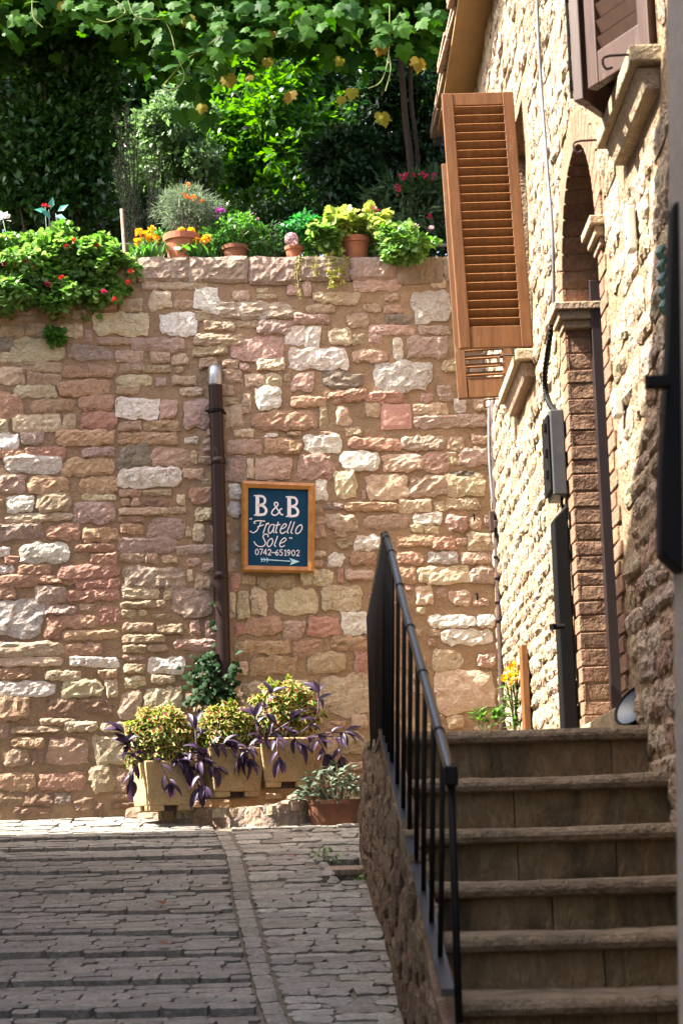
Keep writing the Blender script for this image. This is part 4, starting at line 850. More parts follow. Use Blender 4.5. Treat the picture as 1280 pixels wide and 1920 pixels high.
script = {
 'F': [[(402, 692), (340, 686), (275, 690), (256, 712), (278, 722)], [(352, 690), (330, 750), (292, 818), (245, 845), (200, 822)], [(300, 768), (350, 752), (385, 738)]],
 'r': [[(424, 718), (402, 785), (378, 856)], [(400, 790), (425, 735), (448, 716), (452, 738)]],
 'a': [[(528, 738), (485, 740), (452, 790), (452, 842), (480, 848), (512, 800), (530, 738)], [(530, 738), (512, 815), (528, 850)]],
 't': [[(580, 700), (560, 770), (546, 830), (566, 850)], [(540, 748), (608, 736)]],
 'e': [[(612, 798), (662, 778), (688, 742), (664, 726), (622, 772), (606, 828), (632, 856), (684, 826)]],
 'l': [[(752, 690), (722, 770), (700, 832), (718, 852)]], 'l2': [[(796, 700), (768, 780), (750, 838), (772, 858)]],
 'o': [[(888, 738), (846, 756), (812, 812), (822, 856), (862, 842), (896, 786), (888, 738)]],
 'S': [[(444, 905), (440, 872), (404, 864), (376, 894), (394, 940), (410, 985), (384, 1022), (332, 1030), (284, 1006), (256, 962)]],
 'o2': [[(492, 918), (452, 948), (432, 998), (448, 1032), (484, 1012), (508, 960), (492, 918)]], 'l3': [[(572, 888), (548, 955), (530, 1012), (550, 1032)]],
 'e2': [[(600, 988), (652, 970), (684, 938), (662, 914), (620, 950), (598, 1004), (620, 1036), (668, 1014)]]}
for k, ss in script.items(): letters('letter', [(s_, 13) for s_ in ss], M_LETTER)
DIG = {'0': [[(.5, 0), (.1, .3), (.1, .7), (.5, 1), (.9, .7), (.9, .3), (.5, 0)]], '7': [[(.05, .03), (.5, .02), (.95, .02)], [(.95, .02), (.6, .5), (.4, 1)]], '4': [[(.75, 1), (.75, .5), (.75, 0)], [(.75, 0), (.4, .35), (.05, .68)], [(.05, .68), (.5, .68), (1, .66)]],
 '2': [[(.08, .25), (.4, 0), (.85, .2), (.6, .6), (.08, 1)], [(.08, 1), (.5, .96), (.95, 1)]], '6': [[(.8, .05), (.35, .3), (.1, .7), (.45, 1), (.85, .75), (.55, .5), (.15, .68)]], '5': [[(.9, .02), (.5, .03), (.2, .03)], [(.2, .03), (.17, .2), (.15, .42)], [(.15, .42), (.6, .4), (.9, .68), (.6, .98), (.08, .92)]],
 '1': [[(.2, .2), (.4, .1), (.55, 0)], [(.55, 0), (.55, .5), (.55, 1)], [(.25, 1), (.5, 1), (.85, 1)]], '9': [[(.85, .35), (.5, .55), (.12, .3), (.5, 0), (.87, .3), (.7, .7), (.35, 1)]], '~': [[(.0, .6), (.3, .48), (.65, .6), (1, .48)]]}
for ch, x in zip('0742~651902', (272, 328, 380, 440, 492, 540, 594, 650, 694, 756, 818)):
    y = 1062 + (x - 272) * .028; letters('digit', [([(x + 48 * u_, y + 78 * v_) for u_, v_ in s_], 10.5) for s_ in DIG[ch]], M_LETTER)
b = MB(); stroke(b, [(345, 1200), (740, 1226)], 13)
b.prism([Q(x, y, LOFF) for x, y in ((725, 1182), (866, 1230), (735, 1278), (760, 1228))], WN * .0012)
for x in (350, 385, 425): stroke(b, [(x, 1178), (x + 24, 1206)], 9); stroke(b, [(x + 2, 1236), (x + 24, 1206)], 9)
b.build('arrow', M_ARROW, board)

for (px_, py_), lab in zip(((887, 972), (893, 1120)), ('small iron hook in the wall right of the hand rail top', 'lower small iron hook in the wall near the rusty pole')):
    p = W(px_, py_, .0); b = MB(); b.tube(smooth_path([p + ZV * .02, p + WN * .03 + ZV * .022, p + WN * .036, p + WN * .03 - ZV * .022], 4), .006, 7); setp(b.build('iron_hook', M_IRON), lab, 'hook')
# ================================================================== FITTINGS ON THE RIGHT HOUSE
def tagged(ob, label, cat, group=None): return setp(ob, label, cat, group)
po = thing('rusty_pole', at(936, 1330, 11.75), 'rust brown iron pole with a hasp in the corner by the house', 'pole')
pp = [at(924, 752, 11.75), at(930, 960, 11.75), at(937, 1180, 11.75), at(944, 1385, 11.75)]
b = MB(); b.tube(smooth_path(pp, 4), .021, 10); b.build('pole', M_RUST, po, smooth=True)
b = MB(); b.tube(smooth_path([at(917, 748, 11.78), at(917, 850, 11.78), at(925, 955, 11.78)], 4), .011, 8); b.build('zinc_tube', M_ZINC, po, smooth=True)
b = MB(); p = at(922, 978, 11.72); b.box(p, (.03, .03, .13)); b.box(p + Vector((.025, -.01, -.02)), (.03, .02, .05)); b.build('hasp', M_RUST, po, bevel=.004)
for q in (1045, 1085, 1130, 1165): 
    b = MB(); p = at(932 + (q - 1045) * .033, q, 11.75); b.tube([p + ZV * .006, p - ZV * .006], .025, 10); b.build('band', M_IRON, po)
mb = thing('meter_box', RW(8.5, 3.4), 'grey electric meter box with black cover on the sunny house wall', 'box')
z0, z1 = R(1072, 922).z, R(1066, 757).z; ym = 8.42
b = MB(); b.hexa([RW(ym, z0, .075), RW(ym, z0, .012), RW(ym + .22, z0, .012), RW(ym + .22, z0, .075), RW(ym, z1, .075), RW(ym, z1, .012), RW(ym + .22, z1, .012), RW(ym + .22, z1, .075)]); b.build('case', M_GREYBOX, mb, bevel=.006)
b = MB(); b.hexa([RW(ym + .01, z0 + .02, .090), RW(ym + .01, z0 + .02, .077), RW(ym + .21, z0 + .02, .077), RW(ym + .21, z0 + .02, .090), RW(ym + .01, z1 - .02, .090), RW(ym + .01, z1 - .02, .077), RW(ym + .21, z1 - .02, .077), RW(ym + .21, z1 - .02, .090)]); b.build('cover', M_BLACK, mb, bevel=.006)
for q in (.25, .5, .8): b = MB(); b.box(RW(ym + .03, z0 + (z1 - z0) * q, .095), (.015, .03, .04)); b.build('latch', M_IRON, mb, bevel=.004)
cd = [R(1037, 592, .03), R(1028, 650, .05), R(1021, 710, .05), R(1027, 750, .04), R(1040, 772, .04)]
cp = smooth_path(cd, 14); b = MB(); b.tube(cp, [.0145 if (i % 2) else .0115 for i in range(len(cp))], 10)
tagged(b.build('corrugated_conduit', M_BLACK), 'black corrugated conduit curving down into the meter box', 'conduit')
b = MB(); b.tube(smooth_path([R(1006, -20, .03), R(1010, 90, .032), R(1017, 200, .03), R(1026, 320, .033), R(1036, 450, .03), R(1038, 594, .03)], 8), .008, 8)
tagged(b.build('wall_cable', M_CABLE, smooth=True), 'thin grey cable running down the sunlit house wall', 'cable')
b = MB(); b.tube(smooth_path([R(1043, 780, .035), R(1048, 850, .03), R(1052, 925, .03), R(1055, 965, .03)], 4), .006, 8)
tagged(b.build('lower_cable', M_BLACK, smooth=True), 'short black cable below the meter box', 'cable')
bd = thing('black_downpipe', RW(8.42, LZ), 'flat black downpipe standing beside the arched door', 'pipe')
b = MB(); p0, p1 = R(1076, 945), R(1083, 1370)
b.hexa([RW(8.40, LZ, .085), RW(8.40, LZ, .018), RW(8.52, LZ, .018), RW(8.52, LZ, .085), RW(8.40, p0.z - .05, .085), RW(8.40, p0.z + .02, .018), RW(8.52, p0.z + .02, .018), RW(8.52, p0.z - .05, .085)]); b.build('duct', M_BLACK, bd, bevel=.008)
b = MB(); p = R(1058, 1175, .09); b.tube([p, p + Vector((-.05, 0, 0))], .012, 8); b.tube([p + Vector((-.05, 0, .012)), p + Vector((-.05, 0, -.012))], .016, 8); b.build('tap', M_IRON, bd)
for nm, px, py, lab, sz, m in (('intercom_box', 1149, 757, 'small cream intercom box beside the arched door', (.035, .07, .10), M_WHITEP), ('cable_box', 1174, 430, 'narrow pale junction box right of the door arch', (.03, .06, .16), M_WHITEP)):
    t = thing(nm, R(px, py), lab, 'box'); p = R(px + 8, py, .03); b = MB(); b.box(p, sz); b.build('case', m, t, bevel=.006)
    b = MB(); b.box(p + Vector((-sz[0] / 2 - .002, 0, .01)), (.006, sz[1] * .7, sz[2] * .5)); b.build('cover_plate', M_WHITEP, t, bevel=.002)
b = MB(); p = R(1246, 525, .03); b.tube([p + ZV * (.11 - .022 * k) + Vector((-.012 * (k % 2), 0, 0)) for k in range(11)], .014, 8)
tagged(b.build('green_thermometer', plain('dark_green_enamel', c(.03, .08, .06), c(.05, .11, .08), rough=.4)), 'small ribbed dark green ornament high on the shaded house wall', 'ornament')
bw = thing('enamel_bowl', RW(6.85, LZ), 'tilted dark bowl with pale blue inside on the landing', 'bowl')
b = MB(); rot = Matrix.Rotation(math.radians(-52), 3, 'Y') @ Matrix.Rotation(math.radians(30), 3, 'X')
prof = [(.012, .0), (.05, .008), (.075, .03), (.088, .062), (.082, .062), (.070, .034), (.045, .014), (.01, .008)]; tmp = MB(); tmp.lathe((0, 0, 0), prof, 24)
bc = at(1208, 1352, 6.95); bc.z = LZ + .055
b.add([rot @ v + bc for v in tmp.v], tmp.f[:-1]); b.build('bowl', M_BLACK, bw, smooth=True)
b = MB(); tmp = MB(); tmp.lathe((0, 0, 0), [(.0, .040), (.05, .044), (.0815, .056)], 24); b.add([rot @ v + bc for v in tmp.v], tmp.f[:-2]); b.build('inner_glaze', plain('pale_blue_glaze', c(.03, .045, .055), c(.045, .062, .072), rough=.4, bump=0), bw, smooth=True)
b = MB(); p = R(992, 1280, .03)
b.hexa([RW(10.25, LZ, .05), RW(10.25, LZ, .02), RW(10.40, LZ, .02), RW(10.40, LZ, .05), RW(10.25, R(990, 1215).z, .05), RW(10.25, R(990, 1215).z, .02), RW(10.40, R(990, 1215).z, .02), RW(10.40, R(990, 1215).z, .05)])
tagged(b.build('wooden_plank', M_WOOD), 'amber wooden plank leaning on the sunlit house wall', 'plank')
b = MB(); p = at(968, 1300, 11.3); q = at(975, 1375, 11.3); b.box((p + q) / 2, (.045, .05, (p.z - q.z) + .15)); tagged(b.build('wooden_stake', M_WOOD, bevel=.004), 'short amber post behind the yellow lilies', 'post')
b = MB(); p = at(819, 250, 12.9)
b.hexa([p + Vector(q) for q in ((-.03, 0, -.07), (.04, 0, -.05), (.04, .08, -.05), (-.03, .08, -.07), (-.015, 0, .05), (.04, 0, .07), (.04, .08, .07), (-.015, .08, .05))]); tagged(b.build('grey_floodlight', M_GREYBOX, bevel=.006), 'small grey floodlight sticking out behind the shutter', 'lamp')
sh = thing('black_shutter', at(1270, 700, 3.2), 'out of focus black shutter with a bracket at the right edge', 'shutter')
b = MB(); pts = [at(x, y, 3.12) for x, y in ((1262, 376), (1254, 640), (1240, 880), (1239, 1036), (1284, 1078), (1340, 1100), (1340, 370))]; b.prism(pts, (0, .06, 0)); b.build('leaf', M_BLACK, sh, bevel=.006)
b = MB(); p = at(1246, 716, 3.1); b.box(p + Vector((-.012, 0, 0)), (.04, .03, .018)); b.tube([p + Vector((-.028, 0, .012)), p + Vector((-.028, 0, -.012))], .006, 8); b.build('bracket', M_IRON, sh)

# ================================================================== PLANTING BED AND POTS BY THE WALL
kerb = thing('planting_bed_kerb', S(430, 1545), 'curved low rubble kerb holding the planters against the wall', 'kerb')
fr = smooth_path([S(238, 1530), S(330, 1540), (S(430, 1547)), S(520, 1549), S(575, 1542), S(602, 1528)], 3)
def ktop(i): return .045 + .105 * min(1, i / (len(fr) - 1) * 1.2)
for i in range(len(fr) - 1):
    p, q = fr[i], fr[i + 1]; d = (q - p); ln = d.length; d.normalize(); n_ = Vector((d.y, -d.x, 0)).normalized(); h = ktop(i) + .03
    b = MB(); stone(b, (p + q) / 2 + Vector((0, 0, h / 2 - .03)), Vector((d.x, d.y, 0)).normalized(), ZV, n_, ln / 2 + .004, h / 2 + .008, .012, .007, .10, .12, wob=.15, nx=7, ny=6, rim=.5); b.build('kerb_stone', STONE[rng.choice('BBGT')], kerb)  # front stones coloured darker to paint the shade on the kerb face
    b = MB(); stone(b, (p + q) / 2 - n_ * .06 + Vector((0, 0, h - .03)), Vector((d.x, d.y, 0)).normalized(), Vector((-n_.x, -n_.y, 0)), ZV, ln / 2, .075, .010, .006, .05, .15, wob=.2, nx=6, ny=4); b.build('kerb_cap', STONE[rng.choice('TTB')], kerb)
b = MB(); back = [Vector((p.x, WY + WS * p.x - .0, p.z)) for p in fr]
for i in range(len(fr) - 1):
    h0, h1 = ktop(i) - .012, ktop(i + 1) - .012; p, q = fr[i], fr[i + 1]; a_, c_ = back[i], back[i + 1]
    b.add([p + ZV * h0 + Vector((0, .05, 0)), q + ZV * h1 + Vector((0, .05, 0)), c_ + ZV * (h1), a_ + ZV * (h0)], [(0, 1, 2, 3)])
b.build('bed_soil', M_CHEEK, kerb)
def planter(px, py_base, Y, rz, wt, wb, H, label):
    p = at(px, py_base, Y); t = thing('concrete_planter', p, label, 'planter', 'yellow planters by the wall'); Rz = Matrix.Rotation(rz, 3, 'Z')
    b = MB(); lv = [(0, wb), (H * .9, wt * .985), (H * .9, wt), (H, wt)]; loops = []
    def ringp(z, w_): return [p + Rz @ Vector((sx * w_ / 2, sy * w_ / 2, z)) for sx, sy in ((-1, -1), (1, -1), (1, 1), (-1, 1))]
    rs = [ringp(.032, wb + (wt - wb) * .032 / H), ringp(H * .93, wt), ringp(H, wt * 1.01), ringp(H, wt * .90), ringp(H * .9, wt * .88)]
    vs = [q for r in rs for q in r]; fs = [(i * 4 + j, i * 4 + (j + 1) % 4, (i + 1) * 4 + (j + 1) % 4, (i + 1) * 4 + j) for i in range(4) for j in range(4)] + [(3, 2, 1, 0)]
    b.add(vs, fs)
    for sx in (-1, 1):
        for sy in (-1, 1):
            c0 = p + Rz @ Vector((sx * (wb / 2 - .047), sy * (wb / 2 - .047), .017)); b.box(c0, (.094, .094, .035), Rz)
    b.build('body', M_PLANTER, t, bevel=.008)
    b = MB(); b.box(p + Vector((0, 0, .016)), (wb - .075, wb - .075, .030), Rz); b.build('slot_shade', M_SOIL, t)  # dark block added in the foot slot, standing in for its shade
    b = MB(); b.add(ringp(H * .92, wt * .89), [(0, 1, 2, 3)]); b.build('soil', M_SOIL, t)
    return p + Vector((0, 0, H * .92)), t
PL = [planter(308, 1522, 11.52, math.radians(24), .335, .275, .29, 'leftmost pitted yellow concrete planter, standing on the street edge'),
      planter(433, 1497, 11.56, math.radians(20), .335, .275, .29, 'middle pitted yellow concrete planter, on the raised bed'),
      planter(535, 1478, 11.60, math.radians(10), .335, .275, .29, 'right hand pitted yellow concrete planter nearest the railing')]
ME_PURP = tmesh('purple_leaf', T_LANCE, L_PURP)
def frame(pos, d, n, s_):
    d = Vector(d).normalized(); x = d.cross(Vector(n)).normalized(); z = x.cross(d)
    m = Matrix((x, d, z)).transposed().to_4x4(); return Matrix.Translation(pos) @ m @ Matrix.Scale(s_, 4)
def V3(p): return np.array(p)
def coleus(px, py, Y, rx, rz_, n, label, base):
    t = thing('coleus_plant', base, label, 'plant', 'coleus in the planters'); ctr = at(px, py, Y)
    o = unit(nr.normal(size=(n, 3)) + np.array([0, -.35, .35])); rr = (.62 + .42 * nr.random((n, 1))) * (1 + .12 * np.sin(o[:, :1] * 9 + o[:, 2:] * 7)); P = V3(ctr) + o * rr * np.array([rx, rx * .75, rz_])
    k = P[:, 2] > base.z - .03; P, o = P[k], o[k]
    D = unit(o * .8 + nr.normal(size=o.shape) * .4 + np.array([0, -.25, -.35])); Nn = unit(np.array([0, -.5, .8]) + o * .6 + nr.normal(size=o.shape) * .35)
    scatter('foliage', T_COL, P, D, Nn, .044 * (.7 + .7 * nr.random(len(P))), [L_COLY, L_COLR], t)
    stems(t, base, [tuple(P[i]) for i in range(0, len(P), max(1, len(P) // 24))], .0035, M_STEM)
coleus(303, 1388, 11.50, .205, .19, 1250, 'yellow and red coleus bushing over the leftmost planter', PL[0][0])
coleus(425, 1368, 11.56, .17, .14, 900, 'yellow and red coleus in the middle planter below the ivy', PL[1][0])
coleus(535, 1335, 11.62, .20, .17, 1100, 'yellow and red coleus in the right planter among purple leaves', PL[2][0])
def purple(base, shoots, label):
    t = thing('purple_spiderwort', base, label, 'plant', 'purple trailing plants')
    b = MB(); lv = []
    for pts in shoots:
        pp = smooth_path([Vector(base)] + [Vector(q) for q in pts], 5); b.tube(pp, .0042, 6); n = len(pp)
        for i in range(4, n, 2):
            d = (pp[min(i + 1, n - 1)] - pp[i - 1]).normalized(); s_ = -1 if (i // 2) % 2 else 1
            side = d.cross(Vector((rng.uniform(-.4, .4), -1, rng.uniform(-.3, .6)))).normalized() * s_
            lv.append((pp[i], (d * .75 + side * .8 + Vector((0, -.25, rng.uniform(-.25, .25)))), rng.uniform(.055, .10)))
        for q in range(2): lv.append((pp[rng.randint(n // 2, n - 1)], d * .4 + Vector((rng.uniform(-1, 1), -.4, rng.uniform(-1.2, .3))), rng.uniform(.06, .10)))
        for q in range(3): lv.append((pp[-1], d + Vector((rng.uniform(-.7, .7), rng.uniform(-.5, .2), rng.uniform(-.5, .5))), rng.uniform(.08, .13)))
    b.build('stem', M_PSTEM, t)
    for p, d, s_ in lv: inst('leaf', ME_PURP, frame(p, d, Vector((rng.uniform(-.4, .4), -.5, 1)), s_), t)
A = lambda x, y, Y=11.35: at(x, y, Y)
purple(PL[0][0], [[A(258, 1425), A(232, 1375)], [A(258, 1430), A(248, 1465)], [A(300, 1430, 11.3), A(318, 1470, 11.28)], [A(275, 1415), A(244, 1400)], [A(330, 1425), A(352, 1440)]], 'purple trailing plant spilling left from the leftmost planter')
purple(PL[1][0], [[A(375, 1410), A(366, 1365)], [A(372, 1425), A(372, 1480)], [A(385, 1420), A(402, 1440)], [A(380, 1420), A(378, 1475, 11.3)], [A(440, 1395), A(462, 1425)], [A(395, 1400), A(420, 1395)], [A(365, 1410), A(350, 1420)]], 'purple trailing plant between the left and middle planters')
purple(PL[2][0], [[A(490, 1385), A(478, 1345)], [A(500, 1340), A(508, 1302)], [A(480, 1395), A(462, 1420)], [A(520, 1385, 11.3), A(522, 1425, 11.28)], [A(590, 1350), A(597, 1300)], [A(610, 1375), A(650, 1375)], [A(590, 1385), A(610, 1415)], [A(620, 1380), A(640, 1420)], [A(540, 1370), A(560, 1395)], [A(500, 1385), A(545, 1352)]], 'purple trailing plant arching right from the right hand planter')
# terracotta trough with woolly grey plant
tp = S(632, 1545); tr = thing('terracotta_trough', tp, 'weathered terracotta trough on the cobbles beside the stair wall', 'planter')
b = MB(); Rz = Matrix.Rotation(math.radians(4), 3, 'Z'); vs = []; n_ = 40
for (z, k) in ((0, .90), (.03, .93), (.12, 1.0), (.125, 1.03), (.15, 1.04), (.15, .95), (.11, .93)):
    for i in range(n_):
        a = 2 * math.pi * i / n_; e = 2 / 5; cx_ = math.copysign(abs(math.cos(a)) ** e, math.cos(a)); cy_ = math.copysign(abs(math.sin(a)) ** e, math.sin(a)); fl = 1 + (.012 if (i % 2 and .02 < z < .12) else 0)
        vs.append(tp + Vector((0, .1, -.01)) + Rz @ Vector((cx_ * .172 * k * fl, cy_ * .095 * k * fl, z)))
b.add(vs, [(i * n_ + j, i * n_ + (j + 1) % n_, (i + 1) * n_ + (j + 1) % n_, (i + 1) * n_ + j) for i in range(6) for j in range(n_)] + [tuple(range(n_ - 1, -1, -1)), tuple(6 * n_ + j for j in range(n_))])
b.build('trough', M_TERRAW, tr)
lt = thing('lambs_ear_plant', tp + Vector((0, .1, .12)), 'silvery woolly leaved plant filling the terracotta trough', 'plant'); ME_LAMB = tmesh('woolly_leaf', T_LAMB, L_LAMB)
for i in range(190):
    a = rng.uniform(0, 6.28); r = math.sqrt(rng.random()); px_, py_ = r * math.cos(a), r * math.sin(a); h = (1 - r * r) * .15 + rng.uniform(-.03, .06)
    pos = tp + Vector((-.02 + px_ * .20, .06 + py_ * .12, .13 + h)); inst('leaf', ME_LAMB, frame(pos, (px_ * .8 + rng.uniform(-.6, .6), py_ * .8 - .3 + rng.uniform(-.5, .5), rng.uniform(-.1, .8)), (rng.uniform(-.4, .4), -.4, 1), rng.uniform(.05, .085)), lt)
b = MB()
for i in range(16):
    a = rng.uniform(0, 6.28); q = tp + Vector((-.02 + math.cos(a) * .12, .08 + math.sin(a) * .07, .2 + rng.uniform(0, .06))); b.tube([tp + Vector((math.cos(a) * .06, .1, .11)), q], .004, 5)
b.build('stem', L_LAMB, lt)
# ivy around the pipe foot
iv = thing('ivy', W(405, 1330), 'dark green ivy climbing round the foot of the brown drainpipe', 'ivy'); ME_IVY = tmesh('ivy_leaf', T_IVY, L_IVY); b = MB()
for i in range(210):
    while True:
        x, y = rng.gauss(398, 26), rng.gauss(1278, 30)
        if 1222 < y < 1345 and 335 < x < 458: break
    if rng.random() < .04: x, y = rng.gauss(402, 4), rng.uniform(1095, 1230)
    if abs(x - 420) < 9 and y < 1262: x += rng.choice((-18, 20))
    p = W(x, y, rng.uniform(.03, .13)); inst('leaf', ME_IVY, frame(p, (rng.uniform(-1, 1), -.5, rng.uniform(-1.2, .1)), (rng.uniform(-.5, .5), -1, rng.uniform(.0, .8)), rng.uniform(.030, .062)), iv)
for q in range(7):
    b.tube(smooth_path([W(410 + q * 2, 1350, .04), W(395 + 9 * q - 20, 1300, .04), W(380 + 11 * q - 10, 1240 + 6 * (q % 3), .035)], 4), .004, 5)
b.tube(smooth_path([W(408, 1300, .03), W(404, 1200, .02), W(401, 1100, .02)], 5), .0035, 5); b.build('stem', M_BARK, iv)
# lilies at the head of the steps, oleander-like small plant, weeds
ly = thing('yellow_lily', at(962, 1370, 11.0), 'tall lily with yellow flowers at the corner of the house', 'plant'); b = MB(); base = at(965, 1385, 11.0)
tips = [at(x, y, 10.95) for x, y in ((955, 1262), (965, 1256), (973, 1270), (960, 1275), (948, 1280))]
for t_ in tips: b.tube(smooth_path([base, (base + t_) / 2 + Vector((rng.uniform(-.02, .02), 0, 0)), t_], 4), .005, 6)
b.build('stem', M_STEM, ly)
for t_ in tips: head('flower', T_PETAL, P_YEL, ly, t_, .05, 9)
P = []; D = []
for t_ in tips:
    for k in range(9): P.append(tuple(base.lerp(t_, .15 + .09 * k))); D.append((rng.uniform(-1, 1), -.4, rng.uniform(-.2, .9)))
scatter('foliage', T_LONG, P, D, [(0, -.5, 1)] * len(P), .10, L_LILY, ly)
sp = thing('leafy_seedling', at(905, 1368, 10.2), 'small bright green plant with narrow leaves peeping over the landing', 'plant')
P = []; D = []
for cx_ in (895, 905, 918, 935, 928): 
    for k in range(12): P.append(tuple(at(cx_, 1362 - rng.uniform(0, 24), 10.2))); D.append((rng.uniform(-1, 1), -.4, rng.uniform(.1, 1.2)))
scatter('foliage', T_LONG, P, D, [(0, -.6, 1)] * len(P), .07, L_WEED, sp)
stems(sp, at(912, 1385, 10.2), [P[i] for i in range(0, len(P), 6)], .003)
for nm, px_, py_, n, lab in (('drain_weed', 690, 1655, 26, 'bright green weed growing from the foot of the stair wall'), ('gully_weed', 615, 1615, 22, 'low green weed at the far edge of the drain hollow'), ('kerb_weed', 302, 1530, 10, 'tiny weed below the leftmost planter'), ('planter_weed', 352, 1516, 8, 'tiny weed beside the kerb under the leftmost planter')):
    base = S(px_, py_); t = thing(nm, base, lab, 'weed'); r = .05 if n > 12 else .018
    Pw = np.array(base) + nr.normal(size=(n, 3)) * np.array([r, r * .8, r * .5]) + np.array([0, 0, r * .7])
    scatter('foliage', T_OVAL, Pw, unit(nr.normal(size=(n, 3)) + np.array([0, -.3, .6])), unit(nr.normal(size=(n, 3)) * .5 + np.array([0, -.3, 1])), .032 if n > 12 else .016, L_WEED, t); stems(t, base, [tuple(q) for q in Pw[::3]], .002)
ME_DRY = tmesh('dry_leaf', T_IVY, L_DRY)
for (px_, py_), lab in zip(((298, 1692), (308, 1769), (548, 1604)), ('larger curled brown leaf lying on the paved ramp', 'small orange brown leaf lowest on the paved ramp', 'dry leaf near the kerb of the planting bed')):
    setp(inst('fallen_leaf', ME_DRY, frame(S(px_, py_, .03), (rng.uniform(-1, 1), 1, .2), (.2, -.4, 1), .06), None), lab, 'leaf', 'fallen leaves on the street')

# ================================================================== ON THE WALL TOP
def wt(px, back=.12, z=0.0):                                           # point on the wall top below photo column px
    p = W(px, 481); q = p - WN * back; q.z = TOPZ + z; return q
rl = thing('garden_rail', wt(400, .2), 'thin green metal rail running along the top of the garden wall', 'rail')
b = MB(); b.tube([wt(-300, .24, .17), wt(300, .24, .165), wt(900, .24, .16)], .011, 8); b.build('bar', M_GREENRAIL, rl)
for px_ in (-150, 190, 515, 800): b = MB(); b.tube([wt(px_, .24, -.02), wt(px_, .24, .165)], .009, 8); b.build('post', M_GREENRAIL, rl)
def pot(px, r, h, label, m=M_TERRA, back=.10, name='terracotta_pot'):
    p = wt(px, back); t = thing(name, p, label, 'pot', 'pots on the wall top')
    b = MB(); b.lathe(p, [(r * .72, 0), (r * .94, h * .74), (r * 1.03, h * .75), (r * 1.05, h), (r * .95, h), (r * .9, h * .88)], 24); b.build('body', m, t, smooth=False)
    b = MB(); b.lathe(p, [(.001, h * .87), (r * .9, h * .875)], 20); b.build('soil', M_SOIL, t); return p + Vector((0, 0, h * .88)), t
b1, t1 = pot(341, .118, .175, 'large terracotta pot with a white tag holding the grey bush'); b = MB(); p = wt(335, .10, .055) + Vector((-.0, -.112, 0)); b.box(p, (.045, .004, .022)); b.build('tag', M_WHITEP, t1)
b2, _ = pot(442, .085, .10, 'low brown pot half hidden by herbs', M_TERRAW)
b3, _ = pot(553, .06, .095, 'small red pot below the mauve bloom and basil', M_TERRA, .09)
b4, _ = pot(669, .096, .155, 'terracotta pot with a variegated geranium near the shutter', M_TERRA, .10)
b5, _ = pot(765, .075, .09, 'dark pot behind the trailing parsley at the wall end', M_TERRAW, .16)
def V(p): return np.array(p)
g = thing('santolina_bush', b1, 'grey green feathery bush with small orange blooms in the large pot', 'plant')
bush('', T_NEED, L_SILVER, g, V(at(352, 393, 12.15)), (.25, .18, .18), 3600, .055, 22, .33, up=.1, rnd=.7); stems(g, b1, [at(x, y, 12.12) for x, y in ((310, 400), (335, 380), (360, 375), (390, 395), (350, 410))], .004, M_BARK)
for x, y in ((352, 348), (345, 367), (363, 372), (378, 380), (350, 372)): head('flower', T_PETAL, P_ORA, g, at(x, y, 12.0), .028, 12)
ME_YEL = None
def ranunc(px0, flowers, label):
    base = wt(px0, .06); t = thing('yellow_ranunculus', base, label, 'flower', 'yellow flowers on the wall top')
    tips = [at(x, y, wt(px0, .05).y - .02) for x, y in flowers]; stems(t, base, tips, .003)
    for q in tips:
        n = 34; d = unit(nr.normal(size=(n, 3)) + np.array([0, -.6, .5])); P = V(q) + d * .014
        scatter('flower', T_PETAL, P, unit(np.cross(d, nr.normal(size=(n, 3))) + d * .3 + np.array([0, -.2, .3])), d, .026, P_YEL, t, stuff=False)
    n = 46; P = V(base) + nr.normal(size=(n, 3)) * np.array([.05, .03, .01]) + np.array([0, 0, .01])
    scatter('foliage', T_LONG, P, unit(nr.normal(size=(n, 3)) * np.array([.6, .5, .3]) + np.array([0, -.15, 1])), unit(nr.normal(size=(n, 3)) + np.array([0, -1, .2])), .12, L_HERB, t)
ranunc(278, [(260, 436), (278, 446), (292, 448), (258, 454), (284, 431), (270, 440)], 'yellow double flowers left of the large terracotta pot')
ranunc(368, [(340, 434), (358, 434), (357, 443), (336, 450), (381, 453), (366, 452), (388, 447)], 'yellow double flowers in front of the large terracotta pot')
def plant(name, base, label, cat, T, m, c_, rad, n, size, mm=12, cr=.35, grp=None, **k):
    t = thing(name, base, label, cat, grp); f = bush('', T, m, t, V(c_), rad, n, size, mm, cr, **k)
    stems(t, base, [tuple(V(c_) + (nr.random(3) - .5) * np.array(rad) * 1.3) for _ in range(8)], .003); return t
t = plant('herb_clump', b2, 'mixed green herbs with dry stalks around the low brown pot', 'plant', T_OVAL, L_HERB, at(455, 440, 12.05), (.29, .14, .15), 1300, .036, 24, .30)
stems(t, b2, [at(x, y, 12.0) for x, y in ((480, 400), (470, 412), (492, 430), (432, 410), (500, 455), (470, 470))], .0022, M_WORN, 'dry_stalk')
for x, y in ((473, 402), (482, 412)): head('flower', T_PETAL, P_MAUV, t, at(x, y, 12.0), .02, 10)
t = thing('violet_flower', wt(412, .12), 'single violet flower rising beside the grey bush', 'flower'); q = at(413, 400, 12.05); stems(t, wt(416, .12), [q], .003); head('flower', T_PETAL, P_VIOL, t, q, .045, 26)
plant('basil_plant', b3, 'fresh green basil above the small red pot', 'plant', T_OVAL, L_BASIL, at(566, 426, 12.12), (.16, .11, .10), 460, .045, 18, .32, up=.8)
t = thing('hydrangea_bloom', b3, 'faded mauve hydrangea ball in the small red pot', 'flower'); q = at(546, 448, 11.98); stems(t, b3, [q], .003)
n = 260; d = unit(nr.normal(size=(n, 3))); scatter('bloom', T_PETAL, V(q) + d * .042, unit(np.cross(d, nr.normal(size=(n, 3)))), d, .017, P_MAUV, t)
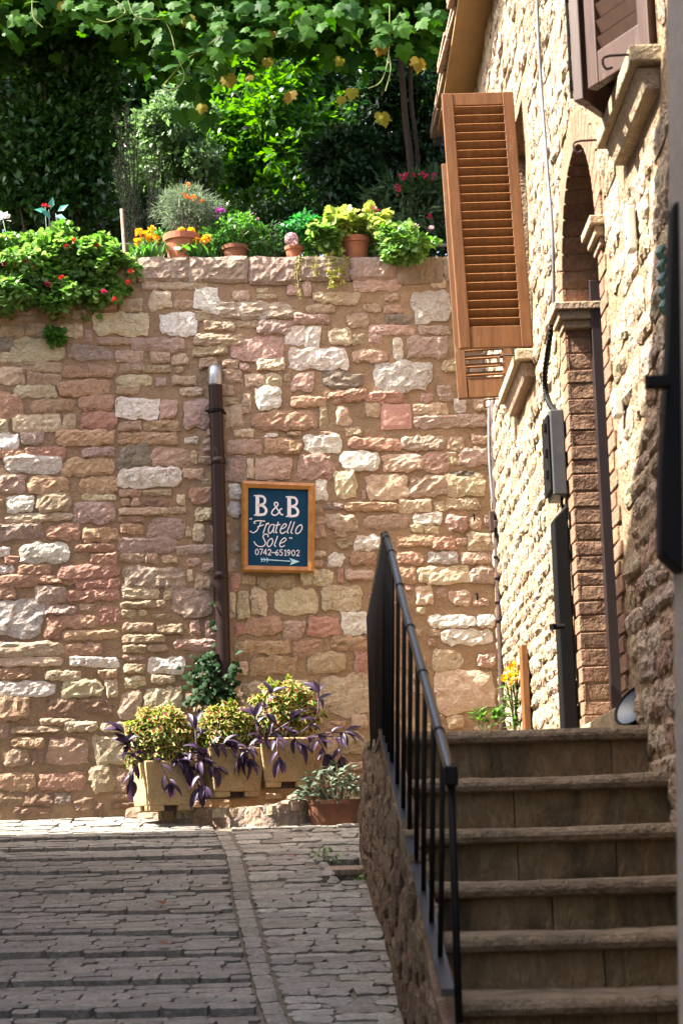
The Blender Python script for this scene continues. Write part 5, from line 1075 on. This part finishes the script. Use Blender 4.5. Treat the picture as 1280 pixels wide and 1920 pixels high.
t = plant('variegated_geranium', b4, 'yellow green variegated geranium spreading from its terracotta pot', 'plant', T_GER, L_VARIEG, at(662, 424, 12.06), (.30, .16, .125), 760, .048, 26, .27, up=.8)
bush('', T_GER, L_GERAN, t, V(at(612, 446, 12.0)), (.18, .11, .11), 420, .042, 10, .35, up=.6, part='side_foliage')
for x, y in ((700, 392), (708, 396)): head('flower', T_PETAL, P_PINK, t, at(x, y, 12.0), .02, 10)
t = plant('trailing_parsley', b5, 'trailing bright green parsley hanging over the wall end', 'plant', T_GER, L_GERAN, at(757, 456, 11.93), (.27, .14, .15), 1500, .036, 26, .27, up=.5)
for x, y in ((778, 425), (808, 430), (773, 436)): head('flower', T_PETAL, P_MAUV, t, at(x, y, 11.95), .028, 14)
t = thing('hanging_stonecrop', wt(630, .03), 'yellow green stonecrop rosettes hanging down the wall face', 'plant')
for i in range(34):
    f = i / 33; x = 632 + rng.uniform(-24, 22) * (1 - f * .35); y = 474 + 62 * f + rng.uniform(-6, 6); n = 16; q = W(x, y, .035 + rng.uniform(0, .035)); d = unit(nr.normal(size=(n, 3)) + np.array([0, -.8, .1]))
    scatter('rosette', T_LONG, np.tile(V(q), (n, 1)), d, unit(nr.normal(size=(n, 3)) + np.array([0, -.6, .6])), .026, L_SUCC, t, stuff=False)
stems(t, wt(628, .02), [W(x, y, .03) for x, y in ((615, 500), (630, 520), (640, 535), (648, 505))], .003, M_WORN)
t = thing('dry_trailer', wt(562, .03), 'thin half dry trailing stems beside the stonecrop', 'plant'); b = MB()
tr_ = [smooth_path([wt(560, .02, .01), W(560, 490, .03), W(557, 520, .025), W(563, 556, .03)], 5), smooth_path([wt(592, .02, .01), W(590, 495, .03), W(593, 515, .025)], 5)]
for q in tr_: b.tube(q, .0028, 5)
b.build('stem', M_WORN, t); P = [tuple(p + Vector((rng.uniform(-.02, .02), -.01, rng.uniform(-.01, .01)))) for q in tr_ for p in q for _ in range(5)]
scatter('foliage', T_OVAL, P, nr.normal(size=(len(P), 3)), nr.normal(size=(len(P), 3)) + np.array([0, -1, 0]), .018, L_SUCC, t)
for i, (px_, py_, rx_, n_, m_, lab) in enumerate(((300, 455, .12, 420, L_HERB, 'low green seedlings between the yellow flowers'), (400, 462, .11, 380, L_HERB, 'small green tuft right of the large terracotta pot'), (505, 462, .13, 420, L_OLEAN, 'dull green tuft beside the blue grey strings'), (590, 466, .12, 420, L_HERB, 'fine green tuft left of the stonecrop'), (715, 462, .10, 360, L_GERAN, 'leafy tuft right of the variegated geranium'))):
    plant('rail_plant', wt(px_, .17), lab, 'plant', T_OVAL, m_, at(px_, py_ - 12, 12.15), (rx_ * 1.3, .10, .11), n_, .030, 16, .32, grp='small plants along the rail')
# geranium mass on the left
g = thing('geranium_cascade', wt(110, .05), 'big light green geranium with red flowers spilling over the wall', 'plant')
for cx_, cy_, rx_, rz_, n in ((40, 490, .34, .24, 2100), (140, 480, .30, .23, 1900), (205, 495, .20, .20, 1100), (30, 555, .26, .14, 700), (120, 560, .24, .15, 800), (200, 545, .15, .13, 420), (-90, 500, .4, .28, 1500)):
    bush('', T_GER, L_GERAN, g, V(W(cx_, cy_, .04)), (rx_ * 1.12, .21, rz_ * 1.1), int(n * 1.8), .036, 46, .21, up=.6, rnd=.5)
bush('', T_GER, L_HERB, g, V(W(103, 632, .03)), (.075, .05, .08), 130, .045, 8, .4, up=.5, part='hanging_sprig')
b = MB(); b.tube(smooth_path([W(95, 560, .05), W(112, 590, .04), W(104, 640, .03)], 5), .003, 5); b.tube(smooth_path([W(95, 560, .05), W(92, 600, .04), W(100, 640, .03)], 5), .003, 5); b.build('stem', M_STEM, g)
for x, y in ((125, 463), (115, 520), (88, 533), (50, 492), (10, 495), (240, 530), (215, 562), (182, 462), (28, 497), (140, 452), (195, 548), (245, 510), (62, 502)):
    head('flower', T_PETAL, rng.choice((P_RED, P_RED, P_PINK)), g, W(x, y, .20), .024, 16, (0, -1, .3))
t = thing('tin_leaf_ornament', wt(95, .2), 'teal leaf ornament with a red bud above the geranium', 'ornament'); q = wt(97, .22, .02); stems(t, q, [at(92, 392, 12.2), at(105, 400, 12.2), at(85, 388, 12.2)], .004, M_GREENRAIL)
P = [tuple(at(x, y, 12.15)) for x, y in ((95, 392), (88, 396), (104, 404), (108, 396), (96, 408))]; scatter('leaf', T_OVAL, P, [(.2, -.3, 1), (-1, -.2, .2), (.5, -.2, -.2), (.8, -.2, .5), (-.5, -.3, .4)], [(0, -1, .3)] * 5, .085, L_TEAL, t, stuff=False)
head('bud', T_PETAL, P_RED, t, at(85, 388, 12.12), .03, 14)
b = MB(); b.tube([wt(234, .16, -.02), at(228, 392, 12.15)], .012, 7); tagged(b.build('garden_stake', M_WORN), 'short bamboo stake leaning on the green rail', 'stake')
t = thing('white_flower', wt(5, .2), 'white and blue flower at the left picture edge above the wall', 'flower'); q = at(6, 412, 12.15); stems(t, wt(5, .2), [q], .003); head('flower', T_PETAL, P_WHITE, t, q, .06, 16)

# ================================================================== GARDEN BEHIND
def shrub(name, label, T, m, c_, rad, n, size, mm, cr, base=None, part='crown', cat='shrub', **k):
    base = Vector((c_[0], c_[1], TOPZ - .05)); t = thing(name, base, label, cat)
    bush('', T, m, t, V(c_), rad, n, size, mm, cr, part=part, **k); b = MB()
    for q in range(6):
        tip = Vector(c_) + Vector((rng.uniform(-.6, .6) * rad[0], rng.uniform(-.5, .5) * rad[1], rng.uniform(-.2, .6) * rad[2]))
        b.tube(smooth_path([base + Vector((rng.uniform(-.05, .05), 0, 0)), base.lerp(tip, .5) + Vector((rng.uniform(-.06, .06), 0, 0)), tip], 4), [.018 * (1 - .8 * i / 8) for i in range(9)], 6)
    b.build('trunk', M_BARK, t); return t
shrub('laurel_hedge', 'dense dark laurel hedge filling the upper left behind the wall', T_OVAL, L_HEDGE, at(105, 250, 13.2), (.62, .35, .85), 15000, .062, 60, .26)
shrub('outer_hedge', 'dark hedge at the far left picture edge behind the geranium', T_OVAL, L_HEDGE, at(-160, 230, 13.4), (.75, .4, 1.0), 9000, .066, 50, .28)
shrub('pale_shrub', 'pale grey green sunlit shrub left of the lemon bush', T_OVAL, L_PALE, at(335, 290, 14.5), (.50, .32, .62), 7500, .055, 44, .24)
shrub('lemon_bush', 'bright green sunlit lemon bush in the middle of the garden', T_OVAL, L_CITRUS, at(515, 285, 14.9), (.80, .42, .92), 7000, .085, 60, .19, droop=.2)
shrub('dark_camellia', 'dark glossy shrub right of the lemon bush', T_OVAL, L_DARK, at(650, 330, 13.4), (.36, .3, .42), 7000, .058, 36, .27)
shrub('bay_tree', 'shaded bay shrub behind the oleander', T_OVAL, L_DARK, at(765, 260, 13.9), (.45, .35, .85), 9000, .062, 44, .27)
ro = thing('rosemary_bush', Vector((at(255, 420, 12.9).x, 12.9, TOPZ - .05)), 'tall silvery rosemary sprigs beside the dark hedge', 'shrub'); b = MB(); P = []; D = []
for i in range(26):
    p0 = Vector((at(262, 420, 12.8).x + rng.uniform(-.07, .09), 12.85 + rng.uniform(-.1, .1), TOPZ)); p1 = at(255 + rng.uniform(-45, 45), rng.uniform(195, 370), 12.8); pp = smooth_path([p0, (p0 + p1) / 2 + Vector((rng.uniform(-.04, .04), 0, .05)), p1], 8); b.tube(pp, .003, 5)
    for k in range(4, len(pp)):
        d = (pp[k] - pp[k - 1]).normalized()
        for q in range(10): P.append(tuple(pp[k - 1].lerp(pp[k], rng.random()))); D.append(tuple(d * .8 + Vector((rng.uniform(-1, 1), rng.uniform(-1, 1), rng.uniform(-1, 1)))))
b.build('stem', M_BARK, ro); scatter('foliage', T_NEED, P, D, nr.normal(size=(len(P), 3)), .042, L_SILVER, ro)
ol = shrub('oleander', 'oleander with narrow leaves and crimson flowers near the shutter', T_LONG, L_OLEAN, at(762, 385, 12.85), (.32, .25, .30), 2600, .095, 26, .33, up=.2, rnd=.5)
for x, y in ((752, 333), (762, 330), (790, 328), (800, 332), (775, 331), (745, 352), (746, 360), (806, 408), (813, 330), (758, 338)): head('flower', T_PETAL, P_PINK, ol, at(x, y, 12.6), .030, 12)
# far hedges closing the view
for i, (px_, lab) in enumerate(((-60, 'tall dark evergreen behind the laurel hedge'), (230, 'tall evergreen behind the rosemary and pale shrub'), (480, 'tall evergreen closing the garden behind the lemon bush'), (720, 'tall evergreen behind the vine trunk'), (950, 'tall evergreen hidden behind the house eave'))):
    shrub('evergreen_tree', lab, T_OVAL, L_HEDGE, at(px_, 150, 16.2 + .3 * (i % 2)), (.85, .7, 1.9), 9000, .105, 70, .25, part='crown', cat='tree')['group'] = 'evergreens behind the garden'
for i, px_ in enumerate((-150, 80, 300, 520, 740, 960)):
    shrub('box_bush', ('clipped box bush under the outer hedge', 'low box bush at the foot of the laurel hedge', 'low box bush behind the rosemary', 'low box bush below the lemon bush', 'low box bush behind the oleander', 'low box bush behind the house corner')[i], T_OVAL, L_HEDGE, at(px_, 425, 13.7), (.55, .3, .32), 5500, .045, 40, .3)['group'] = 'low box bushes behind the rail'
for i, px_ in enumerate((-150, 60, 270, 480, 690, 900)):
    shrub('cypress_tree', ('cypress at the far left behind the hedges', 'second cypress from the left deep in the garden', 'third cypress from the left deep in the garden', 'cypress straight behind the lemon bush', 'cypress behind the vine trunk, deep in the garden', 'rightmost cypress behind the house eave')[i], T_OVAL, L_DARK, at(px_, 210, 18.2), (.95, .6, 2.6), 8000, .13, 80, .25, cat='tree')['group'] = 'cypresses deep in the garden'
# grape vine on a pergola
vz = at(500, 20, 12.4).z
vine = thing('grape_vine', Vector((at(765, 330, 12.8).x, 12.8, TOPZ - .05)), 'grape vine with big lobed leaves hanging along the top of the picture', 'vine')
b = MB(); tb = at(772, 420, 12.8); tb.z = TOPZ - .1
b.tube(smooth_path([tb, at(770, 320, 12.8), at(760, 230, 12.8), at(752, 130, 12.8), at(740, 20, 12.8), at(700, -60, 12.7)], 6), [.028 - .0004 * i for i in range(31)], 9)
b.tube(smooth_path([tb + Vector((.05, .02, 0)), at(783, 300, 12.85), at(770, 180, 12.85), at(775, 40, 12.85), at(800, -60, 12.8)], 6), .015, 8); b.build('trunk', M_BARK, vine)
b = MB()
for yy in (12.35, 12.9, 13.5): b.tube(smooth_path([Vector((x, yy + .05 * math.sin(x * 3), vz + .25 + .05 * math.sin(x * 5 + yy))) for x in np.arange(-3.2, 1.3, .5)], 3), .012, 6)
b.build('cane', M_BARK, vine)
n = 5200; P = np.column_stack([nr.uniform(-3.4, 1.15, n), nr.uniform(12.25, 13.6, n), vz + .30 + nr.normal(size=n) * .11]); P[:, 2] += np.where(P[:, 1] < 12.5, -.03, 0)
scatter('canopy_foliage', T_VINE, P, nr.normal(size=(n, 3)) * np.array([1, 1, .4]) + np.array([0, -.3, -.5]), nr.normal(size=(n, 3)) * .5 + np.array([0, -.2, 1]), .085 + .06 * nr.random(n), L_VINE, vine)
# hanging curtain behind the front leaves, darker because it is shaded
n = 900; px_ = nr.uniform(-40, 840, n); lim = 60 + 60 * np.exp(-((px_ - 420) / 120) ** 2) + 40 * np.exp(-((px_ - 790) / 70) ** 2); py_ = nr.random(n) ** .8 * lim - 20
P = np.array([tuple(at(x, y, 12.6 + .5 * rng.random())) for x, y in zip(px_, py_)])
scatter('hanging_foliage', T_VINE, P, nr.normal(size=(n, 3)) * .5 + np.array([0, -.3, -1]), nr.normal(size=(n, 3)) * .5 + np.array([0, -1, .4]), .08 + .06 * nr.random(n), L_VINE, vine)
MV = [tmesh('vine_leaf', T_fan([(x * sx, y) for x, y in VINE_HALF], .36, f_, d_), L_VINE, False) for sx, f_, d_ in ((1, .22, .35), (.92, .35, .2), (1.08, .1, .5))]; MY = tmesh('yellow_vine_leaf', T_VINE, L_VINEY, False)
front = [(465, 25), (485, 45), (440, 18), (520, 60), (505, 30), (560, 20), (590, 45), (620, 25), (645, 50), (660, 15), (690, 35), (700, 20), (460, 95), (315, 95), (350, 62), (330, 30), (345, 90), (390, 105), (425, 90), (365, 125), (340, 130), (320, 120), (385, 122), (312, 35), (300, 28), (400, 40), (372, 20), (415, 15), (15, 8), (8, 60), (140, 12), (180, 25), (120, 5), (220, 15), (260, 8), (280, 20), (240, 30), (735, 10), (745, 45), (715, 70), (735, 80), (700, 12), (780, 20), (810, 30), (760, 15), (640, 5), (540, 8), (350, 140), (330, 108), (356, 30)]
for i in range(120): front.append((rng.uniform(-10, 835), abs(rng.gauss(0, 36))))
for i in range(50): front.append((rng.gauss(470, 90), rng.uniform(0, 75)))
for i in range(40): front.append((rng.gauss(385, 60), rng.uniform(20, 120)))
for i, (x, y) in enumerate(front):
    p = at(x, y, 12.05 + rng.random() * .35); inst('leaf', MV[i % 3], frame(p, (rng.uniform(-1, 1), rng.uniform(-.7, .3), rng.uniform(-1.3, .1)), (rng.uniform(-.6, .4), -rng.uniform(.3, 1), rng.uniform(.2, 1)), rng.choice((rng.uniform(.05, .09), rng.uniform(.08, .14), rng.uniform(.09, .15)))), vine)
for x, y in ((640, 190), (425, 150), (470, 148), (510, 68), (575, 65), (718, 95), (785, 118), (660, 175), (500, 118), (640, 118), (350, 40), (115, 12), (715, 220), (380, 205), (545, 180)):
    inst('yellow_leaf', MY, frame(at(x, y - 10, 12.25), (rng.uniform(-.6, .6), -.2, -1), (rng.uniform(-.5, .5), -1, .3), rng.uniform(.07, .12)), vine)
for i in range(22):                                                    # darker leaf drops in the shade of the canopy
    x, y = rng.choice(((350, 150), (360, 190), (390, 200), (345, 215), (400, 170), (380, 150), (420, 120), (640, 150), (660, 120), (610, 100), (700, 140), (790, 90))); inst('shaded_leaf', MV[i % 3], frame(at(x + rng.uniform(-22, 22), y + rng.uniform(-22, 22), 12.75), (rng.uniform(-.4, .4), -.2, -1), (rng.uniform(-.3, .3), -1, .2), rng.uniform(.10, .16)), vine)
b = MB()
for pts in (((210, -5), (235, 20), (205, 40), (180, 35)), ((60, -5), (62, 30), (80, 50)), ((730, 10), (728, 100), (715, 150), (690, 165)), ((728, 100), (732, 130), (722, 170)), ((300, 20), (320, 60), (330, 100), (345, 140), (330, 165), (290, 170)), ((400, 10), (415, 60), (350, 110), (305, 160)), ((240, 0), (255, 30), (300, 35), (320, 30))):
    b = MB(); b.tube(smooth_path([at(x, y, 12.1) for x, y in pts], 6), .0042, 5); b.build('tendril', L_TENDRIL, vine)
pg = thing('pergola', Vector((-1, 13, TOPZ)), 'dark timber pergola carrying the grape vine behind the wall', 'pergola')
for yy in (12.35, 13.7):
    b = MB(); b.box((-1.0, yy, vz + .42), (4.6, .05, .06)); b.build('beam', M_BARK, pg)
    for xx in (-3.1, 1.05): b = MB(); b.box((xx, yy, (TOPZ + vz) / 2 + .1), (.06, .06, vz - TOPZ + .6)); b.build('post', M_BARK, pg)
